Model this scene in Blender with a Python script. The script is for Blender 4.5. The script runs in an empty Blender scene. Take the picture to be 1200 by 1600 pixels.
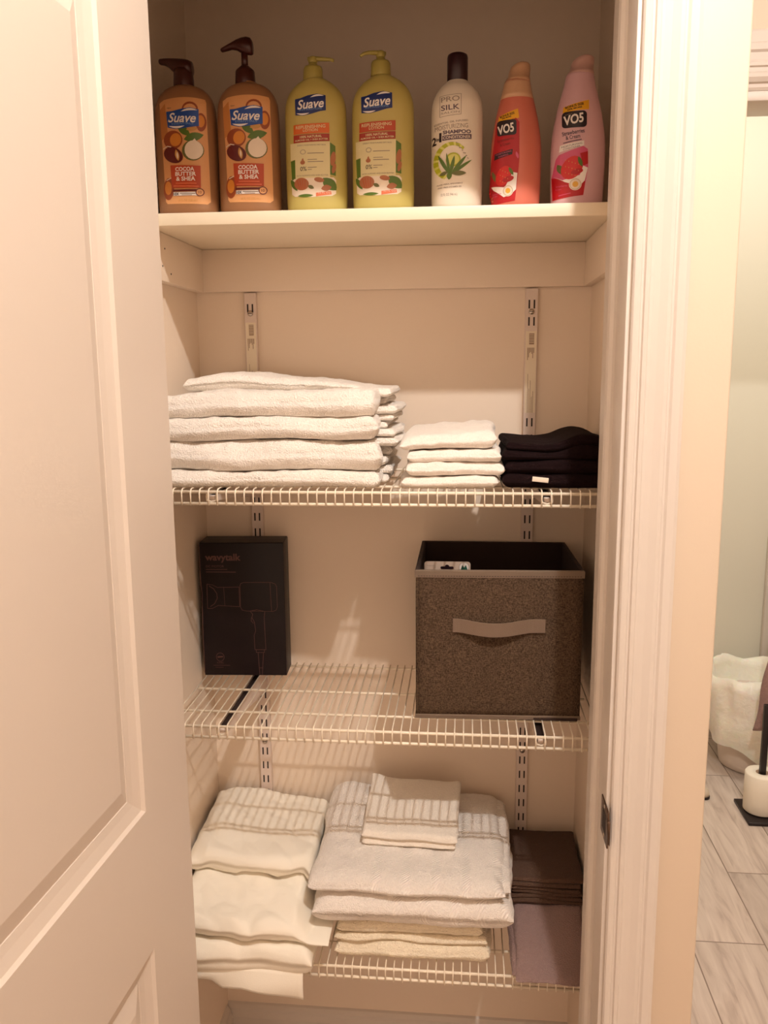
import bpy, bmesh, math, random
from mathutils import Vector, Matrix, noise
from mathutils.geometry import tessellate_polygon
random.seed(7)
S = bpy.context.scene
COL = S.collection
PI = math.pi
def srgb(c):
    return tuple(((v/255)/12.92 if v/255 <= .04045 else ((v/255+.055)/1.055)**2.4) for v in c) + (1.0,)

# ------------------------------------------------------------ camera
CAM = Vector((0, 0, 1.5))
P_, Y_, R_ = .1719, .0958, -.0081
fwd = Vector((-math.sin(Y_)*math.cos(P_), math.cos(Y_)*math.cos(P_), -math.sin(P_)))
rt = Vector((math.cos(Y_), math.sin(Y_), 0)); upv = rt.cross(fwd)
r2 = rt*math.cos(R_)+upv*math.sin(R_); u2 = upv*math.cos(R_)-rt*math.sin(R_)
cd = bpy.data.cameras.new('camera'); cam = bpy.data.objects.new('camera', cd); COL.objects.link(cam)
M = Matrix((r2, u2, -fwd)).transposed().to_4x4(); M.translation = CAM
cam.matrix_world = M
cd.sensor_fit = 'VERTICAL'; cd.sensor_height = 36.0; cd.lens = 36.0*1315.46/1600
cd.clip_start = .02
S.camera = cam

# ------------------------------------------------------------ world, lights, exposure
W = bpy.data.worlds.new('world'); S.world = W; W.use_nodes = True
bg = W.node_tree.nodes['Background']; bg.inputs[0].default_value = (1.0, .68, .47, 1); bg.inputs[1].default_value = .95
S.view_settings.view_transform = 'Standard'; S.view_settings.look = 'None'
S.view_settings.gamma = 1; S.view_settings.exposure = 0.22; S.view_settings.use_curve_mapping = False
def lamp(name, kind, loc, energy, color, size, rot=(0,0,0), size_y=None):
    l = bpy.data.lights.new(name, kind); l.energy = energy; l.color = color
    if kind == 'AREA':
        l.size = size
        if size_y: l.shape = 'RECTANGLE'; l.size_y = size_y
    else: l.shadow_soft_size = size
    o = bpy.data.objects.new(name, l); o.location = loc; o.rotation_euler = rot; COL.objects.link(o); return o
lamp('hall_ceiling_bulb', 'POINT', (.335, .29, 2.70), 64.0, (1.0, .965, .94), .022)
lamp('hall_ambient_fill', 'AREA', (0, .0, 2.70), 2.5, (1.0, .86, .72), .8, (math.radians(12), 0, 0))  # added soft fill for the hall's ambient light, not a fixture
lamp('bathroom_ceiling_lamp', 'AREA', (.95, 2.6, 2.70), 12.5, (1.0, .97, .90), .5)

# ------------------------------------------------------------ materials
MATS = {}
def mat(name, c, rough=.6, bump=0, bscale=200, var=0, vscale=30, sheen=0, metal=0, trans=0, spec=.5, alpha=1, sss=0):
    if name in MATS: return MATS[name]
    m = bpy.data.materials.new(name); m.use_nodes = True
    nt = m.node_tree; b = nt.nodes['Principled BSDF']
    b.inputs['Base Color'].default_value = srgb(c); b.inputs['Roughness'].default_value = rough
    b.inputs['Metallic'].default_value = metal; b.inputs['Specular IOR Level'].default_value = spec
    if sheen: b.inputs['Sheen Weight'].default_value = sheen
    if trans: b.inputs['Transmission Weight'].default_value = trans
    if sss:
        b.inputs['Subsurface Weight'].default_value = sss; b.inputs['Subsurface Radius'].default_value = (.01, .006, .004)
        b.inputs['Subsurface Scale'].default_value = 1
    tc = nt.nodes.new('ShaderNodeTexCoord')
    if bump:
        n = nt.nodes.new('ShaderNodeTexNoise'); n.inputs['Scale'].default_value = bscale; n.inputs['Detail'].default_value = 3
        bp = nt.nodes.new('ShaderNodeBump'); bp.inputs['Strength'].default_value = min(1, bump); bp.inputs['Distance'].default_value = .001*max(1, bump)
        nt.links.new(tc.outputs['Object'], n.inputs['Vector']); nt.links.new(n.outputs['Fac'], bp.inputs['Height'])
        nt.links.new(bp.outputs['Normal'], b.inputs['Normal'])
    if var:
        n = nt.nodes.new('ShaderNodeTexNoise'); n.inputs['Scale'].default_value = vscale; n.inputs['Detail'].default_value = 4
        mr = nt.nodes.new('ShaderNodeMapRange'); mr.inputs[3].default_value = 1-var; mr.inputs[4].default_value = 1+var
        mx = nt.nodes.new('ShaderNodeVectorMath'); mx.operation = 'SCALE'
        mx.inputs[0].default_value = srgb(c)[:3]
        nt.links.new(tc.outputs['Object'], n.inputs['Vector']); nt.links.new(n.outputs['Fac'], mr.inputs[0])
        nt.links.new(mr.outputs[0], mx.inputs['Scale']); nt.links.new(mx.outputs[0], b.inputs['Base Color'])
    MATS[name] = m
    return m
closet_paint = mat('closet_paint', (240, 222, 202), .55, .12, 260, .02, 6)
trim_paint = mat('trim_paint', (218, 208, 198), .38, .04, 90, .015, 9)
door_paint = mat('door_paint', (216, 202, 188), .42, .05, 120, .015, 5)
hall_paint = mat('hall_paint', (220, 203, 182), .6, .12, 220)
bath_paint = mat('bath_paint', (226, 222, 206), .6, .08, 220)
ceil_paint = mat('ceiling_paint', (240, 225, 205), .8)
shelf_paint = mat('shelf_paint', (244, 228, 200), .4, .08, 60, .03, 12)
wire_mat = mat('wire_coating', (246, 232, 210), .35)
standard_mat = mat('standard_enamel', (226, 208, 196), .4)
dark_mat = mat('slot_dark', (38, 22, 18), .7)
steel = mat('screw_steel', (190, 180, 170), .25, metal=1)
bracket_mat = mat('bracket_enamel', (225, 208, 196), .4)
sticker = mat('sticker_paper', (236, 222, 198), .6)
print_grey = mat('sticker_print', (150, 122, 98), .7)

# ------------------------------------------------------------ mesh helpers
class MB:
    def __init__(s): s.v = []; s.f = []; s.m = []; s.sm = []; s.mats = []
    def mi(s, m):
        if m not in s.mats: s.mats.append(m)
        return s.mats.index(m)
    def add(s, vs, fs, m, smooth=False):
        o = len(s.v); s.v += [tuple(v) for v in vs]; k = s.mi(m)
        for f in fs: s.f.append(tuple(o+i for i in f)); s.m.append(k); s.sm.append(smooth)
        return s
    def box(s, x0, x1, y0, y1, z0, z1, m, bev=0, seg=2):
        if not bev:
            vs = [(x, y, z) for x in (x0, x1) for y in (y0, y1) for z in (z0, z1)]
            return s.add(vs, [(0,1,3,2),(4,6,7,5),(0,4,5,1),(2,3,7,6),(0,2,6,4),(1,5,7,3)], m)
        bm = bmesh.new(); bmesh.ops.create_cube(bm, size=1)
        for v in bm.verts: v.co = Vector(((x0+x1)/2+v.co.x*(x1-x0), (y0+y1)/2+v.co.y*(y1-y0), (z0+z1)/2+v.co.z*(z1-z0)))
        bmesh.ops.bevel(bm, geom=bm.edges[:], offset=bev, segments=seg, profile=.5, affect='EDGES')
        return s.bm(bm, m, True)
    def bm(s, bm, m, smooth=False):
        bm.verts.index_update(); s.add([v.co[:] for v in bm.verts], [[v.index for v in f.verts] for f in bm.faces], m, smooth); bm.free(); return s
    def tube(s, pts, r, m, n=8, cap=True):
        pts = [Vector(p) for p in pts]; vs = []; fs = []
        prev = None
        for i, p in enumerate(pts):
            d = (pts[min(i+1, len(pts)-1)]-pts[max(i-1, 0)]).normalized()
            if prev is None:
                a = d.orthogonal().normalized()
            else: a = (prev-d*prev.dot(d)).normalized()
            prev = a; b = d.cross(a)
            rr = r[i] if isinstance(r, (list, tuple)) else r
            vs += [p+(a*math.cos(2*PI*k/n)+b*math.sin(2*PI*k/n))*rr for k in range(n)]
        for i in range(len(pts)-1):
            for k in range(n): fs.append((i*n+k, i*n+(k+1) % n, (i+1)*n+(k+1) % n, (i+1)*n+k))
        if cap: fs += [tuple(range(n))[::-1], tuple((len(pts)-1)*n+k for k in range(n))]
        return s.add(vs, fs, m, True)
    def loft(s, rings, m, cap0=True, cap1=True, smooth=True):
        n = len(rings[0]); vs = [p for r in rings for p in r]; fs = []
        for i in range(len(rings)-1):
            for k in range(n): fs.append((i*n+k, i*n+(k+1) % n, (i+1)*n+(k+1) % n, (i+1)*n+k))
        if cap0: fs.append(tuple(range(n))[::-1])
        if cap1: fs.append(tuple((len(rings)-1)*n+k for k in range(n)))
        return s.add(vs, fs, m, smooth)
    def prism(s, prof, axis, a0, a1, m, smooth=False):
        # prof: 2D points; axis 'x','y','z' = extrusion axis
        def P(p, a): return {'x': (a, p[0], p[1]), 'y': (p[0], a, p[1]), 'z': (p[0], p[1], a)}[axis]
        return s.loft([[P(p, a0) for p in prof], [P(p, a1) for p in prof]], m, smooth=smooth)
    def build(s, name, parent=None, fix=True, **kw):
        me = bpy.data.meshes.new(name); me.from_pydata(s.v, [], s.f)
        for m in s.mats: me.materials.append(m)
        me.polygons.foreach_set('material_index', s.m); me.polygons.foreach_set('use_smooth', s.sm)
        if fix:
            b = bmesh.new(); b.from_mesh(me); bmesh.ops.recalc_face_normals(b, faces=b.faces[:]); b.to_mesh(me); b.free()
        me.update()
        o = bpy.data.objects.new(name, me); COL.objects.link(o)
        if parent: o.parent = parent; o.matrix_parent_inverse = Matrix.Translation(-parent.location)
        for k, v in kw.items(): o[k] = v
        return o
def thing(name, loc, label, cat, group=None):
    o = bpy.data.objects.new(name, None); COL.objects.link(o); o.location = loc; o.empty_display_size = .02
    o['label'] = label; o['category'] = cat
    if group: o['group'] = group
    return o
def tag(o, label, cat, group=None):
    o['label'] = label; o['category'] = cat
    if group: o['group'] = group
    return o
def struct(o): o['kind'] = 'structure'; return o
def autosmooth(o, ang=40):
    m = o.modifiers.new('es', 'EDGE_SPLIT'); m.split_angle = math.radians(ang); return o

# ------------------------------------------------------------ the setting
XL, XR, YB, YI, YF = -.513, .230, 1.62, 1.20, 1.095   # closet sides, back, wall inner face, wall outer face
HZ = 2.74
struct(MB().box(-.63, .33, YB, YB+.1, 0, HZ, closet_paint).build('wall_back'))
struct(MB().box(XL-.1, XL, YI, YB, 0, HZ, closet_paint).build('wall_left'))
struct(MB().box(XR, .33, YI, YB, 0, HZ, closet_paint).add([], [], hall_paint).build('wall_right'))
# wall with the closet opening
JL, JR, JZ = -.452, .198, 2.006
w = MB(); w.box(-1.4, JL-.018, YF, YI, 0, HZ, hall_paint); w.box(JR+.018, .3295, YF, YI, 0, HZ, hall_paint, .003)
w.box(JL-.018, JR+.018, YF, YI, JZ+.018, HZ, hall_paint); struct(w.build('wall_front'))
# hallway wall running on towards the bathroom
struct(MB().box(.23, .3293, YB+.1, 3.36, 0, HZ, hall_paint).build('wall_hall'))
w = MB(); w.box(.33, .43, 1.92, 2.02, 0, HZ, hall_paint); w.box(.43, 1.30, 1.92, 2.02, 2.03, HZ, hall_paint); w.box(1.30, 1.9, 1.92, 2.02, 0, HZ, hall_paint)
struct(w.build('wall_bathroom_entry'))
struct(MB().box(.33, 1.9, 3.36, 3.46, 0, HZ, bath_paint).build('wall_bathroom_back'))
struct(MB().box(1.8, 1.9, 2.02, 3.36, 0, HZ, bath_paint).build('wall_bathroom_right'))
struct(MB().box(-1.5, 1.9, -1.8, 3.46, HZ, HZ+.08, ceil_paint).build('ceiling'))
struct(MB().box(-1.5, -1.4, -1.8, 1.2, 0, HZ, hall_paint).build('wall_hall_left'))
struct(MB().box(1.9, 2.0, -1.8, 3.46, 0, HZ, hall_paint).build('wall_hall_right'))

# wood-look plank tile floor
def tile_mat():
    m = bpy.data.materials.new('plank_tile'); m.use_nodes = True; nt = m.node_tree; b = nt.nodes['Principled BSDF']
    N = lambda t: nt.nodes.new(t); L = nt.links.new
    def mth(op, a, b_=None, c=None):
        n = N('ShaderNodeMath'); n.operation = op
        for i, q in enumerate((a, b_, c)):
            if q is None: continue
            if isinstance(q, (int, float)): n.inputs[i].default_value = q
            else: L(q, n.inputs[i])
        return n.outputs[0]
    tc = N('ShaderNodeTexCoord'); sx = N('ShaderNodeSeparateXYZ'); L(tc.outputs['Object'], sx.inputs[0])
    u = mth('DIVIDE', mth('SUBTRACT', sx.outputs[0], .603), .1908); row = mth('FLOOR', u); fu = mth('FRACT', u)
    v = mth('DIVIDE', mth('SUBTRACT', mth('SUBTRACT', sx.outputs[1], 2.0604), mth('MULTIPLY', row, .3206)), .6177)
    col = mth('FLOOR', v); fv = mth('FRACT', v)
    du = mth('MULTIPLY', mth('MINIMUM', fu, mth('SUBTRACT', 1, fu)), .1908)
    dv = mth('MULTIPLY', mth('MINIMUM', fv, mth('SUBTRACT', 1, fv)), .6177)
    gr = mth('LESS_THAN', mth('MINIMUM', du, dv), .0018)
    cb = N('ShaderNodeCombineXYZ'); L(row, cb.inputs[0]); L(col, cb.inputs[1])
    wn = N('ShaderNodeTexWhiteNoise'); wn.noise_dimensions = '3D'; L(cb.outputs[0], wn.inputs['Vector'])
    mp = N('ShaderNodeMapping'); mp.inputs['Scale'].default_value = (38, 4.5, 1); L(tc.outputs['Object'], mp.inputs[0])
    ad = N('ShaderNodeVectorMath'); ad.operation = 'MULTIPLY_ADD'; L(wn.outputs['Color'], ad.inputs[0]); ad.inputs[1].default_value = (20, 20, 20); L(mp.outputs[0], ad.inputs[2])
    no = N('ShaderNodeTexNoise'); no.inputs['Scale'].default_value = 1; no.inputs['Detail'].default_value = 7; no.inputs['Distortion'].default_value = 1.2; L(ad.outputs[0], no.inputs['Vector'])
    cr = N('ShaderNodeValToRGB'); cr.color_ramp.elements[0].position = .28; cr.color_ramp.elements[0].color = srgb((178, 160, 148)); cr.color_ramp.elements[1].position = .72; cr.color_ramp.elements[1].color = srgb((222, 208, 196))
    e = cr.color_ramp.elements.new(.45); e.color = srgb((206, 190, 178)); L(no.outputs['Fac'], cr.inputs[0])
    hs = N('ShaderNodeVectorMath'); hs.operation = 'SCALE'; L(cr.outputs[0], hs.inputs[0]); L(mth('MULTIPLY_ADD', wn.outputs['Value'], .22, .88), hs.inputs['Scale'])
    mx = N('ShaderNodeMix'); mx.data_type = 'RGBA'; L(gr, mx.inputs[0]); L(hs.outputs[0], mx.inputs[6]); mx.inputs[7].default_value = srgb((140, 122, 108))
    L(mx.outputs[2], b.inputs['Base Color']); b.inputs['Roughness'].default_value = .42
    bp = N('ShaderNodeBump'); bp.inputs['Strength'].default_value = .5; bp.inputs['Distance'].default_value = .001; bp.invert = True; L(gr, bp.inputs['Height']); L(bp.outputs[0], b.inputs['Normal'])
    return m
struct(MB().box(-1.5, 1.9, -1.8, 3.46, -.06, 0, tile_mat()).build('floor'))

# baseboards
def baseboard(name, prof_axis, fn):
    return struct(fn(MB()).build(name))
bp = [(0, 0), (-.014, 0), (-.014, .082), (-.010, .092), (-.009, .100), (-.004, .108), (0, .111)]
m = MB(); m.prism([(YB+p[0], p[1]) for p in bp], 'x', XL+.0, XR, trim_paint); struct(m.build('baseboard_back'))
m = MB(); m.prism([(XL-p[0], p[1]) for p in bp], 'y', YI, YB-.014, trim_paint); struct(m.build('baseboard_left'))
m = MB(); m.prism([(XR+p[0], p[1]) for p in bp], 'y', YI, YB-.014, trim_paint); struct(m.build('baseboard_right'))
m = MB(); m.prism([(3.36+p[0], p[1]) for p in bp], 'x', .33, 1.8, trim_paint); struct(m.build('baseboard_bathroom'))

# door jamb (with stop), casing
j = MB()
for x0, x1, sx in ((JR, JR+.018, -1), (JL-.018, JL, 1)):
    j.box(x0, x1, YF-.0005, YI+.001, 0, JZ, trim_paint, .0012)
    xs = JR if sx < 0 else JL
    prof = [(xs, 1.156), (xs+sx*.004, 1.156), (xs+sx*.0085, 1.159), (xs+sx*.0105, 1.165), (xs+sx*.0105, 1.199), (xs, 1.199)]
    j.prism(prof, 'z', 0, JZ, trim_paint)
j.box(JL-.018, JR+.018, YF-.0005, YI+.001, JZ, JZ+.018, trim_paint, .0012)
j.box(JL, JR, 1.160, 1.199, JZ-.011, JZ, trim_paint, .002)
jamb = struct(j.build('trim_1'))
# strike plate let into the right jamb
sp = MB(); brz = mat('aged_bronze', (96, 74, 60), .35, metal=.8)
sp.box(JR-.0016, JR+.0006, 1.070, 1.122, .852, .905, brz, .0006)
lip = [(JR-.0016, 1.070), (JR-.0016, 1.074), (JR+.001, 1.064), (JR+.0035, 1.0635)]
sp.prism([(JR-.0018, 1.075), (JR-.0024, 1.066), (JR+.0005, 1.060), (JR+.001, 1.062), (JR-.001, 1.067), (JR-.0004, 1.075)], 'z', .862, .896, brz, True)
spo = sp.build('strike_plate', jamb, label='bronze strike plate')
h = MB(); h.box(JR-.0019, JR-.0015, 1.083, 1.108, .864, .893, dark_mat)
for z in (.857, .900): h.tube([(JR-.0020, 1.096, z), (JR-.0012, 1.096, z)], .0034, steel, 10)
h.build('latch_hole', jamb)
def casing_prof():   # offset from opening edge, thickness
    return [(0, 0), (0, .008), (.002, .0105), (.006, .0115), (.0095, .0105), (.0105, .009), (.013, .009), (.0145, .0125), (.019, .0135), (.0205, .012),
            (.024, .012), (.032, .0135), (.041, .0165), (.0455, .0168), (.0465, .0152), (.049, .0152), (.052, .0178), (.061, .0185), (.0655, .0165), (.066, 0)]
c = MB(); cp = casing_prof()
c.prism([(JR+.0055+a, YF-t) for a, t in cp], 'z', 0, JZ+.0055, trim_paint)
c.prism([(JL-.0055-a, YF-t) for a, t in cp], 'z', 0, JZ+.0055, trim_paint)
c.prism([(YF-t, JZ+.0055+a) for a, t in cp], 'x', JL-.0715, JR+.0715, trim_paint)
struct(c.build('trim_2'))
# header casing of the bathroom doorway
c = MB()
hp = [(1.92, 2.048), (1.906, 2.048), (1.902, 2.053), (1.902, 2.060), (1.896, 2.062), (1.890, 2.070), (1.892, 2.078), (1.898, 2.082), (1.898, 2.090), (1.893, 2.092),
      (1.893, 2.098), (1.897, 2.104), (1.897, 2.118), (1.892, 2.122), (1.892, 2.134), (1.897, 2.138), (1.897, 2.158), (1.900, 2.162), (1.92, 2.162)]
c.prism(hp, 'x', .35, 1.37, trim_paint); c.box(.43, 1.30, 1.905, 2.022, 2.028, 2.0475, trim_paint, .002)
for x0, x1 in ((.36, .43), (1.30, 1.37)): c.box(x0, x1, 1.9, 1.92, 0, 2.048, trim_paint, .004)
struct(c.build('trim_3'))
# a slim corner trim on the bathroom back wall at the right
struct(MB().box(1.185, 1.26, 3.335, 3.36, 0, 2.1, trim_paint, .004).build('trim_4'))

# cleats that carry the board
cl = MB(); ZC0, ZC1 = 1.640, 1.7175
cl.box(XL+.018, XR-.015, YB-.017, YB, ZC0, ZC1, closet_paint, .001)
cl.box(XL, XL+.019, YI+.002, YB, ZC0, ZC1, closet_paint, .001)
cl.box(XR-.0155, XR, YI+.002, YB, ZC0, ZC1, closet_paint, .001)
cl.tube([(XL+.0186, 1.40, 1.693), (XL+.0196, 1.40, 1.693)], .0015, dark_mat, 8)
cl.tube([(XL+.0186, 1.386, 1.664), (XL+.0196, 1.386, 1.664)], .0015, dark_mat, 8)
cl.tube([(XL+.0186, 1.425, 1.655), (XL+.0196, 1.425, 1.655)], .0015, dark_mat, 8)
cl.tube([(XR-.0162, 1.36, 1.683), (XR-.0152, 1.36, 1.683)], .0015, dark_mat, 8)
struct(cl.build('trim_5'))
tag(MB().box(XL+.001, XR-.001, 1.334, YB-.001, 1.7178, 1.7370, shelf_paint, .0012).build('closet_shelf'),
    'cream painted solid board shelf under the row of bottles', 'shelf')

# ------------------------------------------------------------ closet door, open towards the camera
dr = MB(); DW, DT, DH = .625, .035, 1.975     # local: x = thickness (face at 0, body to -DT), y from hinge (0) to free edge (-DW), z
def arch(y, z): return (y, z)
prof_steps = [(0, 0), (.003, -.0045), (.008, -.006), (.016, -.0085), (.026, -.0105), (.0265, -.0115), (.050, -.0045), (.052, -.004)]
def panel_ring(y0, y1, z0, z1, ins, arched, n=14):
    y0 += ins; y1 -= ins; z0 += ins; z1 -= ins
    pts = [(y0, z0), (y1, z0), (y1, z1)]
    if arched:
        for k in range(1, n):
            t = k/n; pts.append((y1+(y0-y1)*t, z1+.045*math.sin(PI*t)**1.5))
    else:
        for k in range(1, n): pts.append((y1+(y0-y1)*k/n, z1))
    pts.append((y0, z1))
    return pts
def slabface(side):
    fx = 0 if side > 0 else -DT
    panels = [(-DW+.135, -.135, .955, 1.905, False), (-DW+.135, -.135, .24, .765, False)]
    bm = bmesh.new()
    outer = [bm.verts.new((fx, y, z)) for y, z in ((-DW, .008), (0, .008), (0, DH), (-DW, DH))]
    edges = [bm.edges.new((outer[i], outer[(i+1) % 4])) for i in range(4)]
    rings = []
    for y0, y1, z0, z1, a in panels:
        prev = None
        for k, (ins, dep) in enumerate(prof_steps):
            r = [bm.verts.new((fx+side*dep, y, z)) for y, z in panel_ring(y0, y1, z0, z1, ins, a)]
            n = len(r)
            if prev is None: edges += [bm.edges.new((r[i], r[(i+1) % n])) for i in range(n)]
            else:
                for i in range(n): bm.faces.new((prev[i], prev[(i+1) % n], r[(i+1) % n], r[i]))
            prev = r
        bm.faces.new(prev)
    bmesh.ops.triangle_fill(bm, use_beauty=True, use_dissolve=False, edges=edges)
    return bm
dr.bm(slabface(1), door_paint); dr.bm(slabface(-1), door_paint)
for a, b_ in (((-DW, .008), (0, .008)), ((0, .008), (0, DH)), ((0, DH), (-DW, DH)), ((-DW, DH), (-DW, .008))):
    dr.add([(0, *a), (0, *b_), (-DT, *b_), (-DT, *a)], [(0, 1, 2, 3)], door_paint)
do = dr.build('door_1'); struct(do)
do.location = (-.384, 1.072, 0); do.rotation_euler = (0, 0, -math.atan(.0544))
# a fine chip in the paint
kn = MB(); brass = mat('satin_nickel', (170, 158, 142), .3, metal=1)
kn.tube([(0, -DW+.06, .93), (.006, -DW+.06, .93), (.008, -DW+.06, .93)], [.030, .030, .012], brass, 24)
kn.tube([(.008, -DW+.06, .93), (.028, -DW+.06, .93), (.034, -DW+.06, .93), (.046, -DW+.06, .93), (.058, -DW+.06, .93), (.064, -DW+.06, .93)], [.011, .010, .018, .027, .024, .010], brass, 24)
k = kn.build('door_knob'); k.parent = do
for zz in (.25, 1.0, 1.72):
    hg = MB(); hg.tube([(-DT-.004, .006, zz-.045), (-DT-.004, .006, zz+.045)], .006, brass, 12); hg.box(-DT+.001, -.004, -.0002, .0016, zz-.045, zz+.045, brass)
    hgo = hg.build('hinge'); hgo.parent = do

# ------------------------------------------------------------ wire shelves, standards, brackets
SX0, SX1, PITCH = XL+.012, XR-.010, .0147
def wire_shelf(zt, label):
    # zt = top of the long rods
    t = thing('wire_shelf', ((SX0+SX1)/2, 1.6, zt), label, 'shelf', 'white wire shelves on wall brackets')
    n = int((SX1-SX0)/PITCH)
    cw = MB(); r = .00125; y = 1.3085
    for i in range(n+1):
        x = SX0+.004+i*PITCH
        cw.tube([(x, 1.612, zt+.0026), (x, y+.004, zt+.0026), (x, y+.0005, zt+.0020), (x, y-.0035, zt-.0015), (x, y-.0038, zt-.006), (x, y-.0038, zt-.0235)], r, wire_mat, 6)
    cw.build('cross_wires', t)
    for yy, zz, rr in ((1.3085, zt-.002, .0026), (1.3085, zt-.0212, .0026), (1.3687, zt-.001, .0024), (1.4708, zt-.001, .0024), (1.6027, zt-.001, .0024)):
        x0 = SX0 if yy != 1.4708 else SX0+.004
        MB().tube([(x0, yy, zz), (SX1, yy, zz)], rr, wire_mat, 10).build('long_rod', t)
    return t
ZS = (1.3073, .9059, .4653)
ws = [wire_shelf(ZS[0]-.003, 'top white wire shelf holding white bath towels and black cloths'),
      wire_shelf(ZS[1]-.003, 'middle white wire shelf under the black box and fabric cube'),
      wire_shelf(ZS[2]-.003, 'lowest white wire shelf under sheets and cream towels')]
SPX = (-.4065, .1215)
def standard(xc, label, side, screws, sticker_z):
    t = thing('shelf_standard', (xc, YB, .42), label, 'shelf bracket rail', 'slotted wall rails')
    y0 = YB-.012; m = MB()
    # U channel facing the room
    m.prism([(xc-.0115, YB), (xc-.0115, y0+.001), (xc-.0105, y0), (xc+.0105, y0), (xc+.0115, y0+.001), (xc+.0115, YB)], 'z', .42, 1.6375, standard_mat)
    rail = m.build('rail', t)
    z = 1.6095
    k = 0
    while z > .45:
        skip = sticker_z[0]-.145 < z < sticker_z[0]-.004
        if not skip:
            for dx in (-.0046, .0046): MB().box(xc+dx-.0014, xc+dx+.0014, y0-.0003, y0+.001, z-.0078, z+.0078, dark_mat).build('slot', rail)
        z -= .0309
    for zz in screws:
        q = MB(); q.tube([(xc, y0-.0004, zz), (xc, y0-.002, zz), (xc, y0-.0032, zz)], [.0055, .0050, .0025], steel, 14)
        q.box(xc-.004, xc+.004, y0-.0035, y0-.0028, zz-.0006, zz+.0006, dark_mat); q.build('screw', rail)
    st = MB(); za = sticker_z[0]; ys = y0-.0004
    st.box(xc-.0098, xc+.0098, ys, y0+.0002, za-.150, za, sticker)
    st.box(xc-.0035, xc+.0055, ys-.0002, ys, za-.024, za-.004, print_grey)
    for q in range(6): st.box(xc-.003, xc+.005, ys-.0004, ys, za-.0065-q*.003, za-.0055-q*.003, sticker)
    for q, l in enumerate((.028, .022, .012, .010, .014, .024, .012)):
        st.box(xc-.0065+q*.0019, xc-.0054+q*.0019, ys-.0002, ys, za-.030-l*.8, za-.030, print_grey)
    for q, (a, b_) in enumerate(((.078, .15), (.105, .15), (.090, .15), (.12, .15), (.11, .15))):
        st.box(xc-.005+q*.0024, xc-.0043+q*.0024, ys-.0002, ys, za-b_, za-a, print_grey)
    st.build('sticker', rail)
    return t
standard(SPX[0], 'white slotted metal wall rail at the left, behind towels and box', 'l', (1.600, .7354), (1.583,))
standard(SPX[1], 'white slotted metal wall rail at the right, behind black cloths', 'r', (1.5961, .734), (1.561,))
def bracket(xc, zt, label):
    # channel bracket: two tapering cheeks joined below, hooks at the back, clip at the front
    t = thing('shelf_bracket', (xc, YB-.012, zt), label, 'shelf bracket', 'white shelf brackets')
    m = MB(); z1 = zt-.0065
    pf = [(1.606, z1), (1.330, z1), (1.326, z1-.003), (1.326, z1-.012), (1.45, z1-.024), (1.606, z1-.05)]
    for x in (xc-.0080, xc+.0064): m.prism([(p[0], p[1]) for p in pf], 'x', x, x+.0016, bracket_mat)
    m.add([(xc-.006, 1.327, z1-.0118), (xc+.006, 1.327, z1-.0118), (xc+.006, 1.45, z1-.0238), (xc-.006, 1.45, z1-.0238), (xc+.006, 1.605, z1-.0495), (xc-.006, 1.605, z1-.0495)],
          [(0, 1, 2, 3), (3, 2, 4, 5)], dark_mat)  # floor of the arm coloured dark for the shade in its hollow
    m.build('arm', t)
    MB().box(xc-.0062, xc+.0062, 1.334, 1.604, z1-.0105, z1-.0035, dark_mat).build('channel', t)  # dark filler box standing in for shade inside the hollow arm
    c = MB(); yy = 1.3165
    c.tube([(xc-.0075, yy, z1+.002), (xc-.0085, yy-.002, z1-.004), (xc-.0075, yy-.003, z1-.010), (xc, yy-.003, z1-.0125), (xc+.0075, yy-.003, z1-.010), (xc+.0085, yy-.002, z1-.004), (xc+.0075, yy, z1+.002)], .0015, wire_mat, 8)
    c.box(xc-.005, xc+.005, yy+.001, yy+.011, z1-.011, z1-.003, bracket_mat, .0015)
    c.build('clip', t)
    return t
for zt, nm in zip(ZS, ('top wire shelf', 'middle wire shelf', 'lowest wire shelf')):
    for xc, sd in zip(SPX, ('left', 'right')):
        bracket(xc+(.0 if sd == 'left' else .008), zt-.003, 'white metal bracket holding up the %s at its %s end' % (nm, sd))

# ------------------------------------------------------------ lettering and decals
TXT = {}
def text_tris(s, shear=0, bold=0):
    k = (s, shear, bold)
    if k in TXT: return TXT[k]
    c = bpy.data.curves.new('t', 'FONT'); c.body = s; c.size = 1; c.shear = shear; c.offset = bold; c.resolution_u = 3; c.fill_mode = 'BOTH'
    o = bpy.data.objects.new('t', c); COL.objects.link(o)
    dg = bpy.context.evaluated_depsgraph_get(); me = o.evaluated_get(dg).to_mesh(); me.calc_loop_triangles()
    v = [p.co[:2] for p in me.vertices]; tr = [tuple(v[i] for i in t.vertices) for t in me.loop_triangles]
    xs = [p[0] for p in v]; ys = [p[1] for p in v]; x0, x1, y0, y1 = min(xs), max(xs), min(ys), max(ys)
    tr = [tuple(((p[0]-x0)/(x1-x0)-.5, (p[1]-y0)/(y1-y0)-.5) for p in t) for t in tr]
    o.evaluated_get(dg).to_mesh_clear(); bpy.data.objects.remove(o); bpy.data.curves.remove(c)
    TXT[k] = tr
    return tr
def ell(cx, cy, rx, ry, a=0, n=20, t0=0, t1=2*PI):
    ca, sa = math.cos(a), math.sin(a); out = []
    for k in range(n if t1-t0 > 6.2 else n+1):
        t = t0+(t1-t0)*k/n; x, y = rx*math.cos(t), ry*math.sin(t); out.append((cx+x*ca-y*sa, cy+x*sa+y*ca))
    return out
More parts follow.
